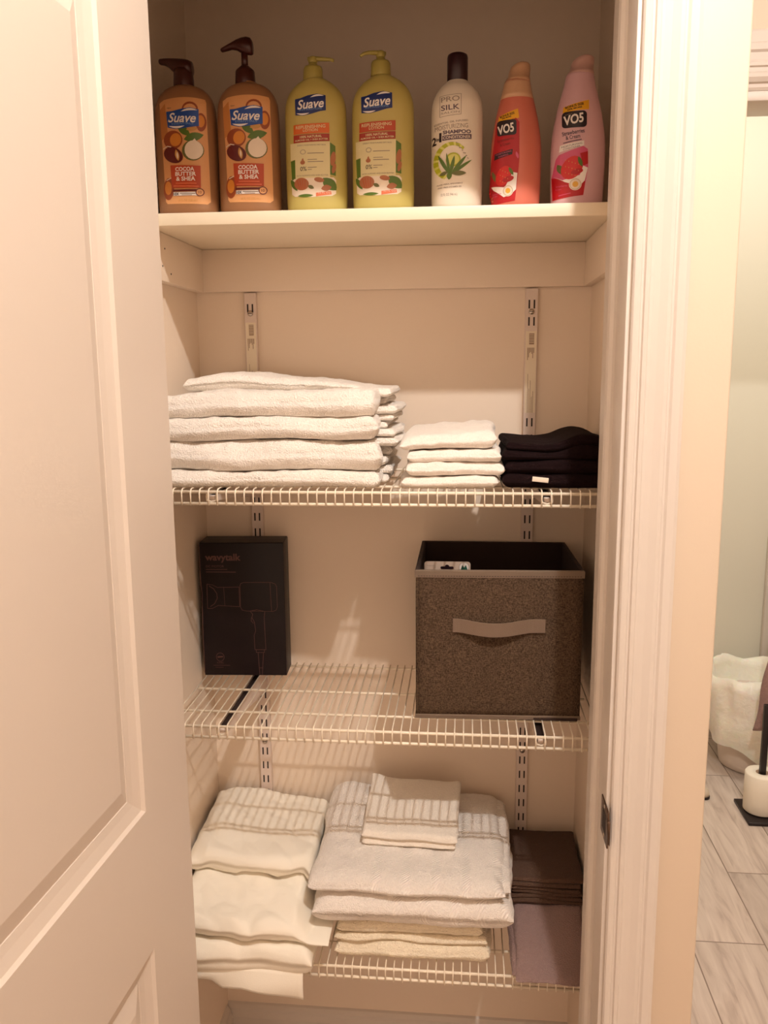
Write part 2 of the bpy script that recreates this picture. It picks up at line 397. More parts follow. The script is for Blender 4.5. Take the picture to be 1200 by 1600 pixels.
def rrect(x0, y0, x1, y1, r, n=5):
    out = []
    for cx, cy, a in ((x1-r, y1-r, 0), (x0+r, y1-r, PI/2), (x0+r, y0+r, PI), (x1-r, y0+r, 1.5*PI)):
        out += [(cx+r*math.cos(a+PI/2*k/n), cy+r*math.sin(a+PI/2*k/n)) for k in range(n+1)]
    return out
def leaf(x0, y0, x1, y1, w, n=8, bend=0):
    dx, dy = x1-x0, y1-y0; L = math.hypot(dx, dy); nx, ny = -dy/L, dx/L
    a = [(x0+dx*t+nx*(w*math.sin(PI*t)**.8+bend*math.sin(PI*t)), y0+dy*t+ny*(w*math.sin(PI*t)**.8+bend*math.sin(PI*t))) for t in [k/n for k in range(n+1)]]
    b = [(x0+dx*t+nx*(-w*math.sin(PI*t)**.8+bend*math.sin(PI*t)), y0+dy*t+ny*(-w*math.sin(PI*t)**.8+bend*math.sin(PI*t))) for t in [k/n for k in range(n-1, 0, -1)]]
    return a+b
class Decal:
    """shapes drawn in a flat px frame, laid on a surface: conv(px,py)->(x,z), surf(x,z,off)->3D point"""
    def __init__(s, conv, surf, maxe=.006): s.mb = MB(); s.conv = conv; s.surf = surf; s.maxe = maxe; s.lay = .0002
    def tri(s, a, b, c, m, off, d=0):
        L = [(a[0]-b[0])**2+(a[1]-b[1])**2, (b[0]-c[0])**2+(b[1]-c[1])**2, (c[0]-a[0])**2+(c[1]-a[1])**2]
        k = L.index(max(L))
        if L[k] > s.maxe**2 and d < 14:
            if k == 0: h = ((a[0]+b[0])/2, (a[1]+b[1])/2); s.tri(a, h, c, m, off, d+1); s.tri(h, b, c, m, off, d+1)
            elif k == 1: h = ((b[0]+c[0])/2, (b[1]+c[1])/2); s.tri(a, b, h, m, off, d+1); s.tri(a, h, c, m, off, d+1)
            else: h = ((a[0]+c[0])/2, (a[1]+c[1])/2); s.tri(a, b, h, m, off, d+1); s.tri(h, b, c, m, off, d+1)
            return
        s.mb.add([s.surf(p[0], p[1], off) for p in (a, b, c)], [(0, 1, 2)], m, True)
    def poly(s, pts, m, layer):
        q = [s.conv(*p) for p in pts]
        for t in tessellate_polygon([[Vector((p[0], p[1], 0)) for p in q]]): s.tri(*(q[i] for i in t), m, layer*s.lay)
    def text(s, t, cx, cy, w, h, m, layer, rot=0, shear=0, bold=0):
        ca, sa = math.cos(rot), math.sin(rot)
        for tr in text_tris(t, shear, bold):
            q = []
            for x, y in tr:
                X, Y = x*w, -y*h; q.append(s.conv(cx+X*ca-Y*sa, cy+X*sa+Y*ca))
            s.tri(*q, m, layer*s.lay)
    def line(s, pts, wd, m, layer, closed=False):
        n = len(pts)
        for i in range(n if closed else n-1):
            a, b = pts[i], pts[(i+1) % n]; dx, dy = b[0]-a[0], b[1]-a[1]; L = math.hypot(dx, dy) or 1; nx, ny = -dy/L*wd/2, dx/L*wd/2
            ex, ey = dx/L*wd*.3, dy/L*wd*.3
            s.poly([(a[0]+nx-ex, a[1]+ny-ey), (b[0]+nx+ex, b[1]+ny+ey), (b[0]-nx+ex, b[1]-ny+ey), (a[0]-nx-ex, a[1]-ny-ey)], m, layer)
def interp(tab, z):
    if z <= tab[0][0]: return tab[0][1:]
    for i in range(len(tab)-1):
        if z <= tab[i+1][0]:
            t = (z-tab[i][0])/(tab[i+1][0]-tab[i][0]); return tuple(tab[i][k]+(tab[i+1][k]-tab[i][k])*t for k in range(1, len(tab[0])))
    return tab[-1][1:]
def ink(name, c, rough=.35): return mat('ink_'+name, c, rough)
I = dict(tan=ink('tan', (222, 160, 104)), tan2=ink('tan_dark', (196, 126, 66)), blue=ink('blue', (28, 74, 156)), navy=ink('navy', (26, 44, 104)), white=ink('white', (240, 230, 222)),
         sky=ink('sky', (120, 160, 215)), brown=ink('nut_brown', (150, 70, 34)), orange=ink('nut_orange', (216, 134, 48)), maroon=ink('maroon', (96, 24, 22)), cream=ink('cream', (236, 218, 196)),
         olive=ink('olive', (104, 102, 52)), green=ink('leaf_green', (84, 112, 34)), rust=ink('rust', (184, 66, 28)), rustl=ink('rust_light', (226, 120, 80)), grey=ink('grey_violet', (92, 72, 84)),
         gold=ink('gold', (200, 146, 74)), dorange=ink('deep_orange', (212, 98, 26)), dred=ink('deep_red', (160, 40, 20)), panel=ink('panel_cream', (222, 208, 158)), almond=ink('almond', (172, 104, 64)),
         black=ink('black', (34, 16, 24)), red=ink('red', (176, 14, 26)), red2=ink('bright_red', (206, 34, 32)), pink=ink('pink', (206, 84, 120)), yellow=ink('yellow', (232, 168, 26)), lime=ink('lime', (176, 178, 30)),
         pale=ink('pale_lime', (214, 210, 110)), seed=ink('seed_yellow', (228, 170, 60)), mgrey=ink('mid_grey', (150, 132, 118)))
# ------------------------------------------------------------ bottles
def body_mesh(tab, mtl, n=56, steps=60, ztop=None, bottom_round=.006):
    """tab rows: z, half width, half depth, exponent"""
    z0, z1 = tab[0][0], tab[-1][0]; rings = []
    zs = sorted(set([z0+(z1-z0)*k/steps for k in range(steps+1)]+[r[0] for r in tab]))
    for z in zs:
        a, b, e = interp(tab, z); ring = []
        for k in range(n):
            t = 2*PI*k/n; c, s_ = math.cos(t), math.sin(t)
            ring.append((a*abs(c)**(2/e)*(1 if c >= 0 else -1), b*abs(s_)**(2/e)*(1 if s_ >= 0 else -1), z))
        rings.append(ring)
    return MB().loft(rings, mtl)
def surf_on(tab):
    def f(x, z, off):
        a, b, e = interp(tab, z); q = min(.9995, abs(x)/a); y = -b*(1-q**e)**(1/e)
        # outward offset along the surface normal (approx.)
        gx = (abs(x)/a)**(e-1)/a*(1 if x > 0 else -1); gy = -(abs(y)/b)**(e-1)/b; L = math.hypot(gx, gy) or 1
        return (x+gx/L*(off+.0002), y+gy/L*(off+.0002), z)
    return f
BZ, BY = 1.7370, 1.398
def place(t, x, y=BY, z=BZ, rz=0): t.location = (x, y, z); t.rotation_euler = (0, 0, rz)
def part(mb, name, t, **kw):
    o = mb.build(name, None, **kw); o.parent = t
    if name == 'label': o.parent = [c for c in BODY if c.parent == t][-1]
    if name == 'body': BODY.append(o)
    return o
BODY = []
def wpart(mb, name, t): return mb.build(name, t)
def smooth_tab(tab, k=4):
    out = []
    n = len(tab)
    for i in range(n-1):
        p0, p1, p2, p3 = tab[max(0, i-1)], tab[i], tab[i+1], tab[min(n-1, i+2)]
        for q in range(k):
            t = q/k; r = [p1[0]+(p2[0]-p1[0])*t]
            for c in range(1, len(p1)):
                m1 = (p2[c]-p0[c])/max(1e-6, p2[0]-p0[0])*(p2[0]-p1[0]); m2 = (p3[c]-p1[c])/max(1e-6, p3[0]-p1[0])*(p2[0]-p1[0])
                if (p2[c]-p1[c])*(p1[c]-p0[c]) <= 0: m1 = 0
                if (p3[c]-p2[c])*(p2[c]-p1[c]) <= 0: m2 = 0
                h = t; r.append((2*h**3-3*h**2+1)*p1[c]+(h**3-2*h**2+h)*m1+(-2*h**3+3*h**2)*p2[c]+(h**3-h**2)*m2)
            out.append(tuple(r))
    out.append(tab[-1]); return out
cocoa_m = mat('cocoa_plastic', (152, 106, 70), .38, sss=.0); pump_brown = mat('brown_pump_plastic', (66, 26, 20), .32)
cocoa_tab = smooth_tab([(0, .041, .024, 2.3), (.004, .0455, .028, 2.4), (.012, .0485, .0305, 2.5), (.05, .0490, .031, 2.5), (.12, .0492, .031, 2.5), (.165, .0478, .030, 2.5), (.180, .0440, .028, 2.4), (.190, .0375, .025, 2.3), (.1975, .028, .021, 2.1), (.2015, .0165, .0155, 2.0), (.2035, .0150, .0150, 2.0)])
def cocoa_label(t):
    conv = lambda px, py: ((px-(838-(1540-py)*.021))*.00020, .0085+(1540-py)*.0001815)
    d = Decal(conv, surf_on(cocoa_tab))
    top = [(655+385*k/12, 622-20*math.sin(PI*k/12)) for k in range(13)]
    d.poly([(648, 640)]+top[1:-1]+[(1018, 645), (1030, 1000), (1042, 1462), (1020, 1484), (700, 1476), (685, 1455), (668, 1000)], I['tan'], 0)
    d.poly([(650, 700), (700, 650), (720, 900), (664, 950)], I['tan2'], 1)
    d.poly(ell(900, 700, 62, 60), I['brown'], 1); d.poly(ell(900, 706, 50, 48), I['tan'], 2)
    d.poly(ell(982, 808, 38, 76), I['brown'], 1); d.poly(ell(980, 800, 28, 50), I['orange'], 2)
    d.poly(leaf(800, 830, 900, 920, 30), I['green'], 2); d.poly(leaf(850, 950, 1000, 910, 36), I['green'], 2); d.poly(leaf(870, 870, 960, 860, 16), I['gold'], 3)
    d.poly([(712, 718), (760, 716), (830, 700), (900, 690), (966, 704), (968, 840), (920, 846), (850, 858), (780, 862), (722, 846)], I['blue'], 4)
    d.text('Suave', 838, 772, 218, 78, I['white'], 6, rot=.03, shear=.28, bold=.02)
    d.text('ESSENTIALS', 842, 820, 170, 16, I['sky'], 6)
    d.poly(leaf(830, 722, 958, 712, 9, bend=-12), I['white'], 5); d.poly(leaf(730, 836, 860, 838, 9, bend=12), I['white'], 5)
    d.poly(ell(762, 950, 78, 76, .2), I['brown'], 3); d.poly(ell(784, 950, 46, 54, .2), I['orange'], 4)
    d.poly(ell(762, 1075, 84, 62, .5), I['maroon'], 5); d.poly(leaf(785, 1030, 805, 1125, 17), I['gold'], 6); d.poly(leaf(795, 1050, 800, 1110, 7), I['cream'], 7)
    d.line([(680, 1020), (715, 1000), (745, 1008)], 7, I['cream'], 6)
    d.poly(ell(918, 1040, 84, 84), I['olive'], 4); d.poly(ell(925, 1036, 70, 78), I['cream'], 5); d.poly([(905, 975), (935, 942), (960, 985)], I['cream'], 6)
    d.poly([(737, 1158), (974, 1166), (974, 1350), (745, 1346)], I['rust'], 6)
    d.text('COCOA', 852, 1192, 150, 34, I['white'], 7, bold=.03); d.text('BUTTER', 858, 1232, 164, 34, I['white'], 7, bold=.03); d.text('& SHEA', 858, 1272, 152, 36, I['white'], 7, bold=.03)
    d.line([(780, 1308), (940, 1312)], 8, I['rustl'], 7); d.line([(762, 1332), (956, 1336)], 8, I['rustl'], 7)
    d.poly(ell(715, 1352, 46, 92, .05), I['brown'], 2); d.poly(ell(712, 1345, 30, 56), I['orange'], 3); d.line([(700, 1280), (740, 1262)], 7, I['cream'], 4)
    d.poly([(752, 1360), (945, 1360), (945, 1376), (752, 1376)], I['maroon'], 5); d.poly([(755, 1382), (945, 1382), (945, 1412), (755, 1412)], I['white'], 5)
    d.text('10X', 780, 1398, 44, 24, I['black'], 6, bold=.03); d.line([(812, 1392), (930, 1396)], 7, I['mgrey'], 6); d.line([(825, 1405), (905, 1407)], 5, I['mgrey'], 6)
    d.poly(ell(966, 1386, 33, 33), I['maroon'], 6); d.poly(ell(966, 1386, 26, 26), I['tan'], 7); d.text('10', 966, 1386, 24, 22, I['maroon'], 8)
    d.text('18 FL OZ (532 mL)', 870, 1453, 150, 22, I['gold'], 4)
    d.text('NEW', 735, 690, 34, 10, I['black'], 3)
    part(d.mb, 'label', t, fix=False)
def pump_tall(t, m, z, rx):   # raised pump with a spout to the left
    part(MB().loft([[(r*math.cos(2*PI*k/24)-.003, r*math.sin(2*PI*k/24), zz) for k in range(24)] for zz, r in
         ((z-.002, .0155), (z, .0160), (z+.019, .0150), (z+.0215, .0135), (z+.0265, .0075), (z+.028, .0060))], m), 'collar', t)
    p = MB(); p.tube([(-.003, 0, z+.026), (-.003, 0, z+.047)], .0052, m, 16)
    part(p, 'pump_stem', t)
    h = MB(); hz = z+.047
    rings = []
    for x, zl, zh, wy in ((.0115, -.001, .012, .004), (.0110, -.003, .017, .0085), (.008, -.004, .0215, .010), (.002, -.003, .0232, .0105), (-.006, -.001, .0222, .010), (-.014, .004, .0195, .009), (-.022, .0055, .0155, .0075), (-.031, .0035, .0115, .006), (-.0375, .0022, .0085, .005), (-.0395, .0035, .007, .003)):
        rings.append([(x-.001, wy*math.cos(2*PI*k/16), hz+(zl+zh)/2+(zh-zl)/2*math.sin(2*PI*k/16)) for k in range(16)])
    h.loft(rings, m); part(h, 'pump_head', t)
def pump_low(t, m, z):        # locked-down pump, spout to the left
    part(MB().loft([[(r*math.cos(2*PI*k/24)-.001, r*math.sin(2*PI*k/24), zz) for k in range(24)] for zz, r in
         ((z-.002, .0160), (z, .0163), (z+.008, .0160), (z+.020, .0152), (z+.0245, .0145))], m), 'collar', t)
    h = MB(); hz = z+.020; rings = []
    for x, zl, zh, wy in ((.0140, -.002, .010, .005), (.0135, -.004, .0165, .011), (.008, -.004, .0190, .0135), (0, -.004, .0205, .014), (-.008, -.003, .0215, .013), (-.016, .001, .0222, .0115), (-.024, .0085, .0226, .009), (-.031, .0125, .0226, .007), (-.0375, .0135, .0224, .006), (-.0395, .0150, .0212, .004)):
        rings.append([(x, wy*math.cos(2*PI*k/16), hz+(zl+zh)/2+(zh-zl)/2*math.sin(2*PI*k/16)) for k in range(16)])
    h.loft(rings, m); part(h, 'pump_head', t)
t = thing('lotion_bottle', (0, 0, 0), 'tan cocoa butter lotion bottle with its brown pump locked down, leftmost on the board', 'bottle', 'lotion and shampoo bottles on the board')
part(body_mesh(cocoa_tab, cocoa_m), 'body', t); cocoa_label(t); pump_low(t, pump_brown, .2025); place(t, -.4472, BY)
t = thing('lotion_bottle', (0, 0, 0), 'tan cocoa butter lotion bottle with its dark brown pump raised', 'bottle', 'lotion and shampoo bottles on the board')
part(body_mesh(cocoa_tab, cocoa_m), 'body', t); cocoa_label(t); pump_tall(t, pump_brown, .2015, 0); place(t, -.3455, BY)

green_m = mat('green_plastic', (190, 172, 96), .36); green_p = mat('green_pump_plastic', (172, 156, 80), .36)
green_tab = smooth_tab([(0, .0405, .024, 2.2), (.004, .0450, .028, 2.3), (.012, .0478, .0300, 2.4), (.05, .0486, .0305, 2.4), (.12, .0486, .0305, 2.4), (.160, .0480, .030, 2.4), (.174, .0452, .0285, 2.3), (.186, .0395, .0255, 2.2), (.196, .0300, .021, 2.1), (.2025, .0200, .0175, 2.0), (.2045, .0158, .0155, 2.0)])
def green_label(t, sh, tint):
    conv = lambda px, py: ((px+sh-(352-(1435-py)*.017))*.00020, .0085+(1435-py)*.0001794)
    d = Decal(conv, surf_on(green_tab))
    d.poly([(198, 536), (240, 532), (300, 512), (370, 500), (438, 514), (442, 638), (400, 644), (330, 664), (270, 676), (203, 668)], I['navy'], 1)
    d.text('Suave', 322, 582, 208, 78, I['white'], 3, rot=-.06, shear=.28, bold=.02); d.text('SKIN SOLUTIONS', 322, 626, 180, 15, I['sky'], 3, rot=-.04)
    d.poly(leaf(320, 530, 425, 518, 8, bend=-10), I['white'], 2); d.poly(leaf(212, 654, 315, 656, 7, bend=10), I['white'], 2)
    d.poly([(187, 748), (467, 738), (468, 820), (187, 826)], I['dorange'] if tint else I['rust'], 2)
    d.text('REPLENISHING', 322, 768, 232, 26, I['panel'], 3, rot=-.03, bold=.012); d.text('LOTION', 322, 796, 116, 22, I['panel'], 3, rot=-.03, bold=.01)
    d.poly([(187, 832), (468, 826), (468, 886), (187, 895)], I['dred'], 2)
    d.text('100% NATURAL', 325, 848, 172, 20, I['panel'], 3, rot=-.03, bold=.02); d.text('ALMOND OIL + SHEA BUTTER', 328, 873, 260, 14, I['panel'], 3, rot=-.03, bold=.02)
    d.poly([(157, 896), (472, 890), (474, 1186), (200, 1188), (198, 1030), (160, 1035)], I['panel'], 1)
    d.poly([(160, 1040), (196, 1032), (200, 1186), (170, 1200)], I['green'], 1)
    d.poly([(472, 896), (512, 925), (516, 1170), (474, 1160)], I['green'], 1); d.poly(ell(495, 1030, 19, 60, .1), I['almond'], 2); d.poly(ell(502, 1110, 14, 42, .2), I['almond'], 3)
    d.text('DEEPLY MOISTURIZES DRY SKIN', 328, 917, 222, 11, I['mgrey'], 3)
    d.line(ell(263, 972, 20, 18, n=14), 4, I['mgrey'], 3, True); d.line([(300, 984), (425, 984)], 6, I['mgrey'], 3)
    d.poly(ell(260, 1058, 19, 17), I['almond'], 3); d.poly([(250, 1040), (262, 1020), (270, 1042)], I['almond'], 3); d.line([(302, 1036), (372, 1036)], 5, I['mgrey'], 3); d.line([(302, 1054), (420, 1054)], 6, I['mgrey'], 3)
    d.text('0%', 266, 1110, 50, 36, I['black'], 3); d.line([(302, 1100), (370, 1100)], 5, I['mgrey'], 3); d.line([(302, 1118), (332, 1118)], 5, I['mgrey'], 3)
    d.text('WITH ALMOND AND SHEA BUTTER', 335, 1166, 250, 11, I['mgrey'], 3)
    d.poly([(165, 1188), (500, 1184), (519, 1205), (518, 1318), (490, 1338), (330, 1346), (195, 1336), (170, 1316)], I['cream'], 1)
    d.poly(leaf(420, 1190, 520, 1290, 45), I['green'], 2); d.poly(ell(250, 1235, 60, 52, .2), I['almond'], 3)
    for q in range(4): d.line([(215+q*22, 1200), (235+q*14, 1275)], 4, I['rust'], 4)
    d.poly(leaf(160, 1190, 215, 1290, 20), I['green'], 2); d.poly(ell(390, 1205, 40, 20, .2), I['almond'], 3); d.poly(leaf(405, 1280, 485, 1265, 26), I['almond'], 3)
    d.poly(leaf(300, 1250, 350, 1275, 15), I['olive'], 3); d.poly(leaf(218, 1332, 345, 1332, 13), I['green'], 3); d.poly([(365, 1312), (480, 1298), (485, 1325), (365, 1342)], I['rustl'], 3)
    d.text('32 FL OZ', 430, 1312, 96, 14, I['cream'], 4)
    part(d.mb, 'label', t, fix=False)
def small_pump(t, m, z, ang, drop):
    part(MB().loft([[(r*math.cos(2*PI*k/28)-.003, r*math.sin(2*PI*k/28), zz) for k in range(28)] for zz, r in
        ((z-.002, .0155), (z, .0158), (z+.0165, .0150), (z+.0200, .0135), (z+.0215, .0080), (z+.0235, .0068), (z+.0260, .0066))], m), 'collar', t)
    h = MB(); h.loft([[(r*math.cos(2*PI*k/20)-.003, r*math.sin(2*PI*k/20), zz) for k in range(20)] for zz, r in ((z+.025, .0062), (z+.028, .0072), (z+.0335, .0070), (z+.0355, .0045))], m)
    ca, sa = math.cos(ang), math.sin(ang)
    P = lambda l, dz: (-.003+ca*l, sa*l, z+.0315+dz)
    h.tube([P(-.008, .001), P(0, .001), P(.010, .0005), P(.020, -.0005), P(.028, -.001-drop*.5), P(.033, -.003-drop)], [.0030, .0040, .0034, .0028, .0025, .0022], m, 12)
    part(h, 'pump_head', t)
t = thing('lotion_bottle', (0, 0, 0), 'yellow-green lotion bottle, pump spout pointing right, beside the raised brown pump', 'bottle', 'lotion and shampoo bottles on the board')
part(body_mesh(green_tab, green_m), 'body', t); green_label(t, 0, True); small_pump(t, green_p, .2030, 0.0, 0); place(t, -.2372, BY)
t = thing('lotion_bottle', (0, 0, 0), 'yellow-green lotion bottle, pump spout pointing forward left, beside the white bottle', 'bottle', 'lotion and shampoo bottles on the board')
part(body_mesh(green_tab, green_m), 'body', t); green_label(t, -18, False); small_pump(t, green_p, .2070, math.radians(205), .004); place(t, -.1308, BY)

white_m = mat('white_plastic', (232, 218, 198), .34); cap_dark = mat('dark_cap_plastic', (44, 14, 20), .34)
white_tab = smooth_tab([(0, .0335, .029, 2.0), (.003, .0370, .032, 2.0), (.010, .0392, .0345, 2.1), (.05, .0398, .035, 2.1), (.13, .0400, .035, 2.1), (.158, .0390, .0345, 2.1), (.172, .0350, .031, 2.0), (.184, .0275, .0255, 2.0), (.1915, .0190, .0185, 2.0), (.1955, .0155, .0155, 2.0)])
t = thing('shampoo_bottle', (0, 0, 0), 'round-shouldered white shampoo bottle with a dark cap and aloe picture', 'bottle', 'lotion and shampoo bottles on the board')
part(body_mesh(white_tab, white_m), 'body', t)
conv = lambda px, py: ((px-350)*.0001628, .0085+(1545-py)*.0001463)
d = Decal(conv, surf_on(white_tab), .005)
d.line([(190, 462), (388, 452), (388, 656), (190, 670)], 4, I['mgrey'], 1, True)
d.text('PRO', 288, 500, 170, 52, I['mgrey'], 1, rot=-.03); d.text('SILK', 288, 583, 172, 52, I['grey'], 1, rot=-.03, bold=.01); d.text('SALON', 288, 634, 172, 20, I['mgrey'], 1, rot=-.03)
d.text('ESSENTIAL OIL INFUSED', 295, 727, 318, 18, I['mgrey'], 1, rot=-.08, bold=.01); d.text('MOISTURIZING', 298, 772, 310, 44, I['mgrey'], 1, rot=-.05)
d.text('2', 136, 895, 42, 84, I['black'], 1, bold=.03); d.text('in', 170, 885, 26, 34, I['black'], 1, bold=.02); d.text('1', 196, 870, 22, 92, I['black'], 1, bold=.04)
d.text('SHAMPOO', 350, 825, 262, 38, I['grey'], 1, rot=-.01, bold=.04); d.poly([(215, 856), (486, 848), (486, 896), (215, 906)], I['grey'], 1); d.text('CONDITIONER', 350, 877, 256, 30, I['cream'], 2, bold=.01, rot=-.02)
ring_o = ell(300, 1115, 172, 190, n=26, t0=PI*.62, t1=PI*1.75); ring_i = ell(312, 1115, 134, 155, n=26, t0=PI*.62, t1=PI*1.75)
for q in range(len(ring_o)-1): d.poly([ring_o[q], ring_o[q+1], ring_i[q+1], ring_i[q]], I['lime'] if q % 3 else I['pale'], 1)
d.poly(ell(318, 1100, 70, 70), I['lime'], 2); d.poly(ell(318, 1100, 55, 55), I['pale'], 3)
for a in ((285, 1250, 175, 1045, 17), (285, 1250, 255, 1030, 13), (290, 1250, 330, 1060, 17), (295, 1250, 440, 1060, 17), (300, 1250, 490, 1100, 15)): d.poly(leaf(*a), I['green'], 4)
d.poly(leaf(190, 1250, 270, 1218, 18), I['olive'], 5); d.poly(leaf(300, 1240, 440, 1235, 24), I['olive'], 5); d.poly(leaf(285, 1215, 280, 1300, 24), I['green'], 5)
for k in range(9): d.poly(ell(350+k*13, 935+k*17+(k % 3)*8, 8, 4, .8), I['mgrey'], 2)
d.text('ALOE VERA, SPEARMINT', 286, 1342, 250, 16, I['mgrey'], 1, rot=-.05, bold=.02); d.text('AND PRO-VITAMIN B5', 283, 1372, 226, 16, I['mgrey'], 1, rot=-.03, bold=.02); d.text('32 FL OZ (946 mL)', 280, 1450, 156, 34, I['mgrey'], 1)
part(d.mb, 'label', t, fix=False)
part(MB().loft([[(r*math.cos(2*PI*k/32), r*math.sin(2*PI*k/32), z) for k in range(32)] for z, r in ((.1935, .0153), (.1945, .0159), (.229, .0159), (.2325, .0150), (.2342, .0120), (.2348, .006))], cap_dark), 'cap', t)
place(t, -.0152, BY+.004)

# two tapering bottles
rose_m = mat('rose_plastic', (206, 112, 92), .33); pinkb_m = mat('pink_plastic', (216, 172, 176), .36); clear_m = mat('clear_plastic', (206, 160, 124), .3); pinkcap = mat('pink_cap_plastic', (212, 168, 156), .36)
def taper_tab(s): return smooth_tab([(0, .0335*s, .024*s, 2.1), (.003, .0362*s, .027*s, 2.1), (.02, .0378*s, .029*s, 2.1), (.075, .0390*s, .030*s, 2.1), (.105, .0375*s, .029*s, 2.1), (.135, .0325*s, .0265*s, 2.1), (.160, .0265*s, .0235*s, 2.0), (.175, .0225*s, .021*s, 2.0), (.188, .0200*s, .0195*s, 2.0), (.190, .0192*s, .0188*s, 2.0)])
def vo_label(t, tab, cx, ox, kind, H=.000165, V=.000148):
    # drawn in the red bottle's frame; ox shifts to the pink one
    conv = lambda px, py: ((px-cx-(1430-py)*.014)*H, .0085+(1430-py)*V)
    d = Decal(conv, surf_on(tab), .005)
    def Q(pts): return pts
    R = -.13
    if kind == 'red':
        d.poly([(150, 565), (318, 508), (328, 600), (135, 645)], I['yellow'], 1); d.text('BONUS SIZE', 222, 562, 130, 22, I['black'], 2, rot=-.22, bold=.03); d.text('20% MORE', 215, 588, 84, 15, I['black'], 2, rot=-.2, bold=.03)
        d.poly([(125, 640), (300, 600), (330, 640), (330, 1000), (315, 1200), (290, 1410), (85, 1440), (60, 1300), (75, 1050), (100, 850)], I['red'], 1)
        d.poly(rrect(132, 612, 304, 765, 26), I['black'], 2); d.text('VO5', 212, 698, 142, 92, I['white'], 3, rot=-.16, shear=.18, bold=.03)
        d.text('Strawberries', 208, 805, 150, 26, I['maroon'], 3, rot=R); d.text('& Cream', 202, 850, 90, 28, I['maroon'], 3, rot=R)
        d.poly([(110, 935), (270, 905), (266, 955), (106, 995)], I['black'], 3); d.text('MOISTURIZING', 190, 935, 140, 14, I['pink'], 4, rot=-.18); d.text('SHAMPOO', 186, 962, 90, 14, I['pink'], 4, rot=-.18)
        d.poly(leaf(300, 930, 320, 1000, 12), I['pink'], 3); d.poly(ell(186, 1160, 62, 100, .35), I['red2'], 4); d.poly(leaf(90, 1100, 120, 1210, 14), I['olive'], 3); d.poly(leaf(235, 1080, 275, 1160, 15), I['green'], 5)
        d.poly([(270, 1130), (312, 1140), (300, 1300), (250, 1350), (190, 1370), (100, 1290), (80, 1250), (200, 1275)], I['white'], 3)
        d.poly(ell(230, 1195, 52, 28, -.3), I['red'], 5); d.poly(ell(228, 1310, 48, 56, .1), I['cream'], 5); d.line(ell(228, 1310, 40, 47, n=18), 3, I['mgrey'], 6, True); d.poly(ell(228, 1310, 22, 26), I['seed'], 6)
        d.text('Strawberries', 130, 1330, 80, 15, I['pink'], 4); d.text('& Cream', 115, 1352, 40, 14, I['pink'], 4)
        for k in range(10): d.poly(ell(160+(k % 4)*22, 1095+k*14, 3, 5), I['gold'], 5)
    else:
        d.poly([(785, 505), (1008, 448), (1008, 542), (778, 560)], I['yellow'], 1); d.text('BONUS SIZE', 880, 500, 160, 24, I['black'], 2, rot=-.18, bold=.03); d.text('20% MORE', 880, 528, 130, 16, I['black'], 2, rot=-.16, bold=.03)
        d.poly(rrect(772, 555, 988, 716, 34), I['black'], 2); d.text('VO5', 876, 632, 172, 96, I['white'], 3, rot=-.15, shear=.18, bold=.03); d.text('ALBERTO', 828, 583, 60, 12, I['mgrey'], 3, rot=-.14)
        d.text('Strawberries', 870, 760, 196, 42, I['grey'], 2, rot=-.12, bold=.02); d.text('& Cream', 866, 806, 126, 40, I['grey'], 2, rot=-.12, bold=.02); d.line([(785, 860), (940, 835)], 9, I['grey'], 2)
        d.poly([(755, 880), (965, 846), (965, 896), (748, 944)], I['white'], 2); d.text('MOISTURIZING', 858, 885, 180, 18, I['grey'], 3, rot=-.17); d.text('CONDITIONER', 856, 910, 150, 16, I['grey'], 3, rot=-.17)
        d.poly([(745, 970), (960, 900), (1000, 930), (1005, 1100), (965, 1375), (700, 1405), (690, 1180), (720, 1010)], I['pink'], 1)
        d.poly([(690, 1180), (830, 1240), (980, 1240), (965, 1375), (700, 1405)], I['red'], 2); d.poly([(930, 970), (1000, 950), (1004, 1070), (960, 1090)], I['red'], 2)
        d.poly(leaf(735, 1060, 790, 1170, 28), I['olive'], 3); d.poly(ell(860, 1105, 88, 118, .45), I['red2'], 4); d.poly(leaf(915, 1000, 950, 1100, 18), I['green'], 5)
        d.poly([(960, 1090), (1002, 1110), (975, 1235), (925, 1290), (800, 1240), (700, 1170), (780, 1220), (930, 1180)], I['white'], 3)
        d.poly(ell(905, 1145, 55, 26, -.25), I['red'], 5); d.poly(ell(892, 1268, 56, 60, 0), I['cream'], 5); d.line(ell(892, 1268, 47, 50, n=18), 3, I['mgrey'], 6, True); d.poly(ell(892, 1268, 26, 28), I['seed'], 6)
        d.text('Strawberries', 775, 1275, 96, 18, I['pink'], 4); d.text('& Cream', 748, 1305, 46, 16, I['pink'], 4)
        for k in range(14): d.poly(ell(805+(k % 5)*28, 1030+k*12, 3, 6), I['gold'], 5)
        d.line([(750, 1368), (850, 1352)], 7, I['pink'], 4)
    part(d.mb, 'label', t, fix=False)
def flip_cap(t, m, s, z, tilt):
    rings = []
    for zz, r, dx in ((z-.0015, .0200*s, 0), (z, .0206*s, 0), (z+.0045, .0200*s, .0003), (z+.0052, .0184*s, .0008), (z+.019, .0176*s, .0026), (z+.0240, .0162*s, .0034), (z+.0262, .0140*s, .0040), (z+.0268, .006*s, .004)):
        rings.append([(dx+tilt+r*math.cos(2*PI*k/32), r*math.sin(2*PI*k/32), zz-(max(0, -math.cos(2*PI*k/32))*.0030 if zz > z+.018 else 0)) for k in range(32)])
    part(MB().loft(rings, m), 'cap', t)
t = thing('shampoo_bottle', (0, 0, 0), 'tapering coral red shampoo bottle with its label turned to the left', 'bottle', 'lotion and shampoo bottles on the board')
tb = taper_tab(1.0)
part(body_mesh(tb, rose_m), 'body', t)
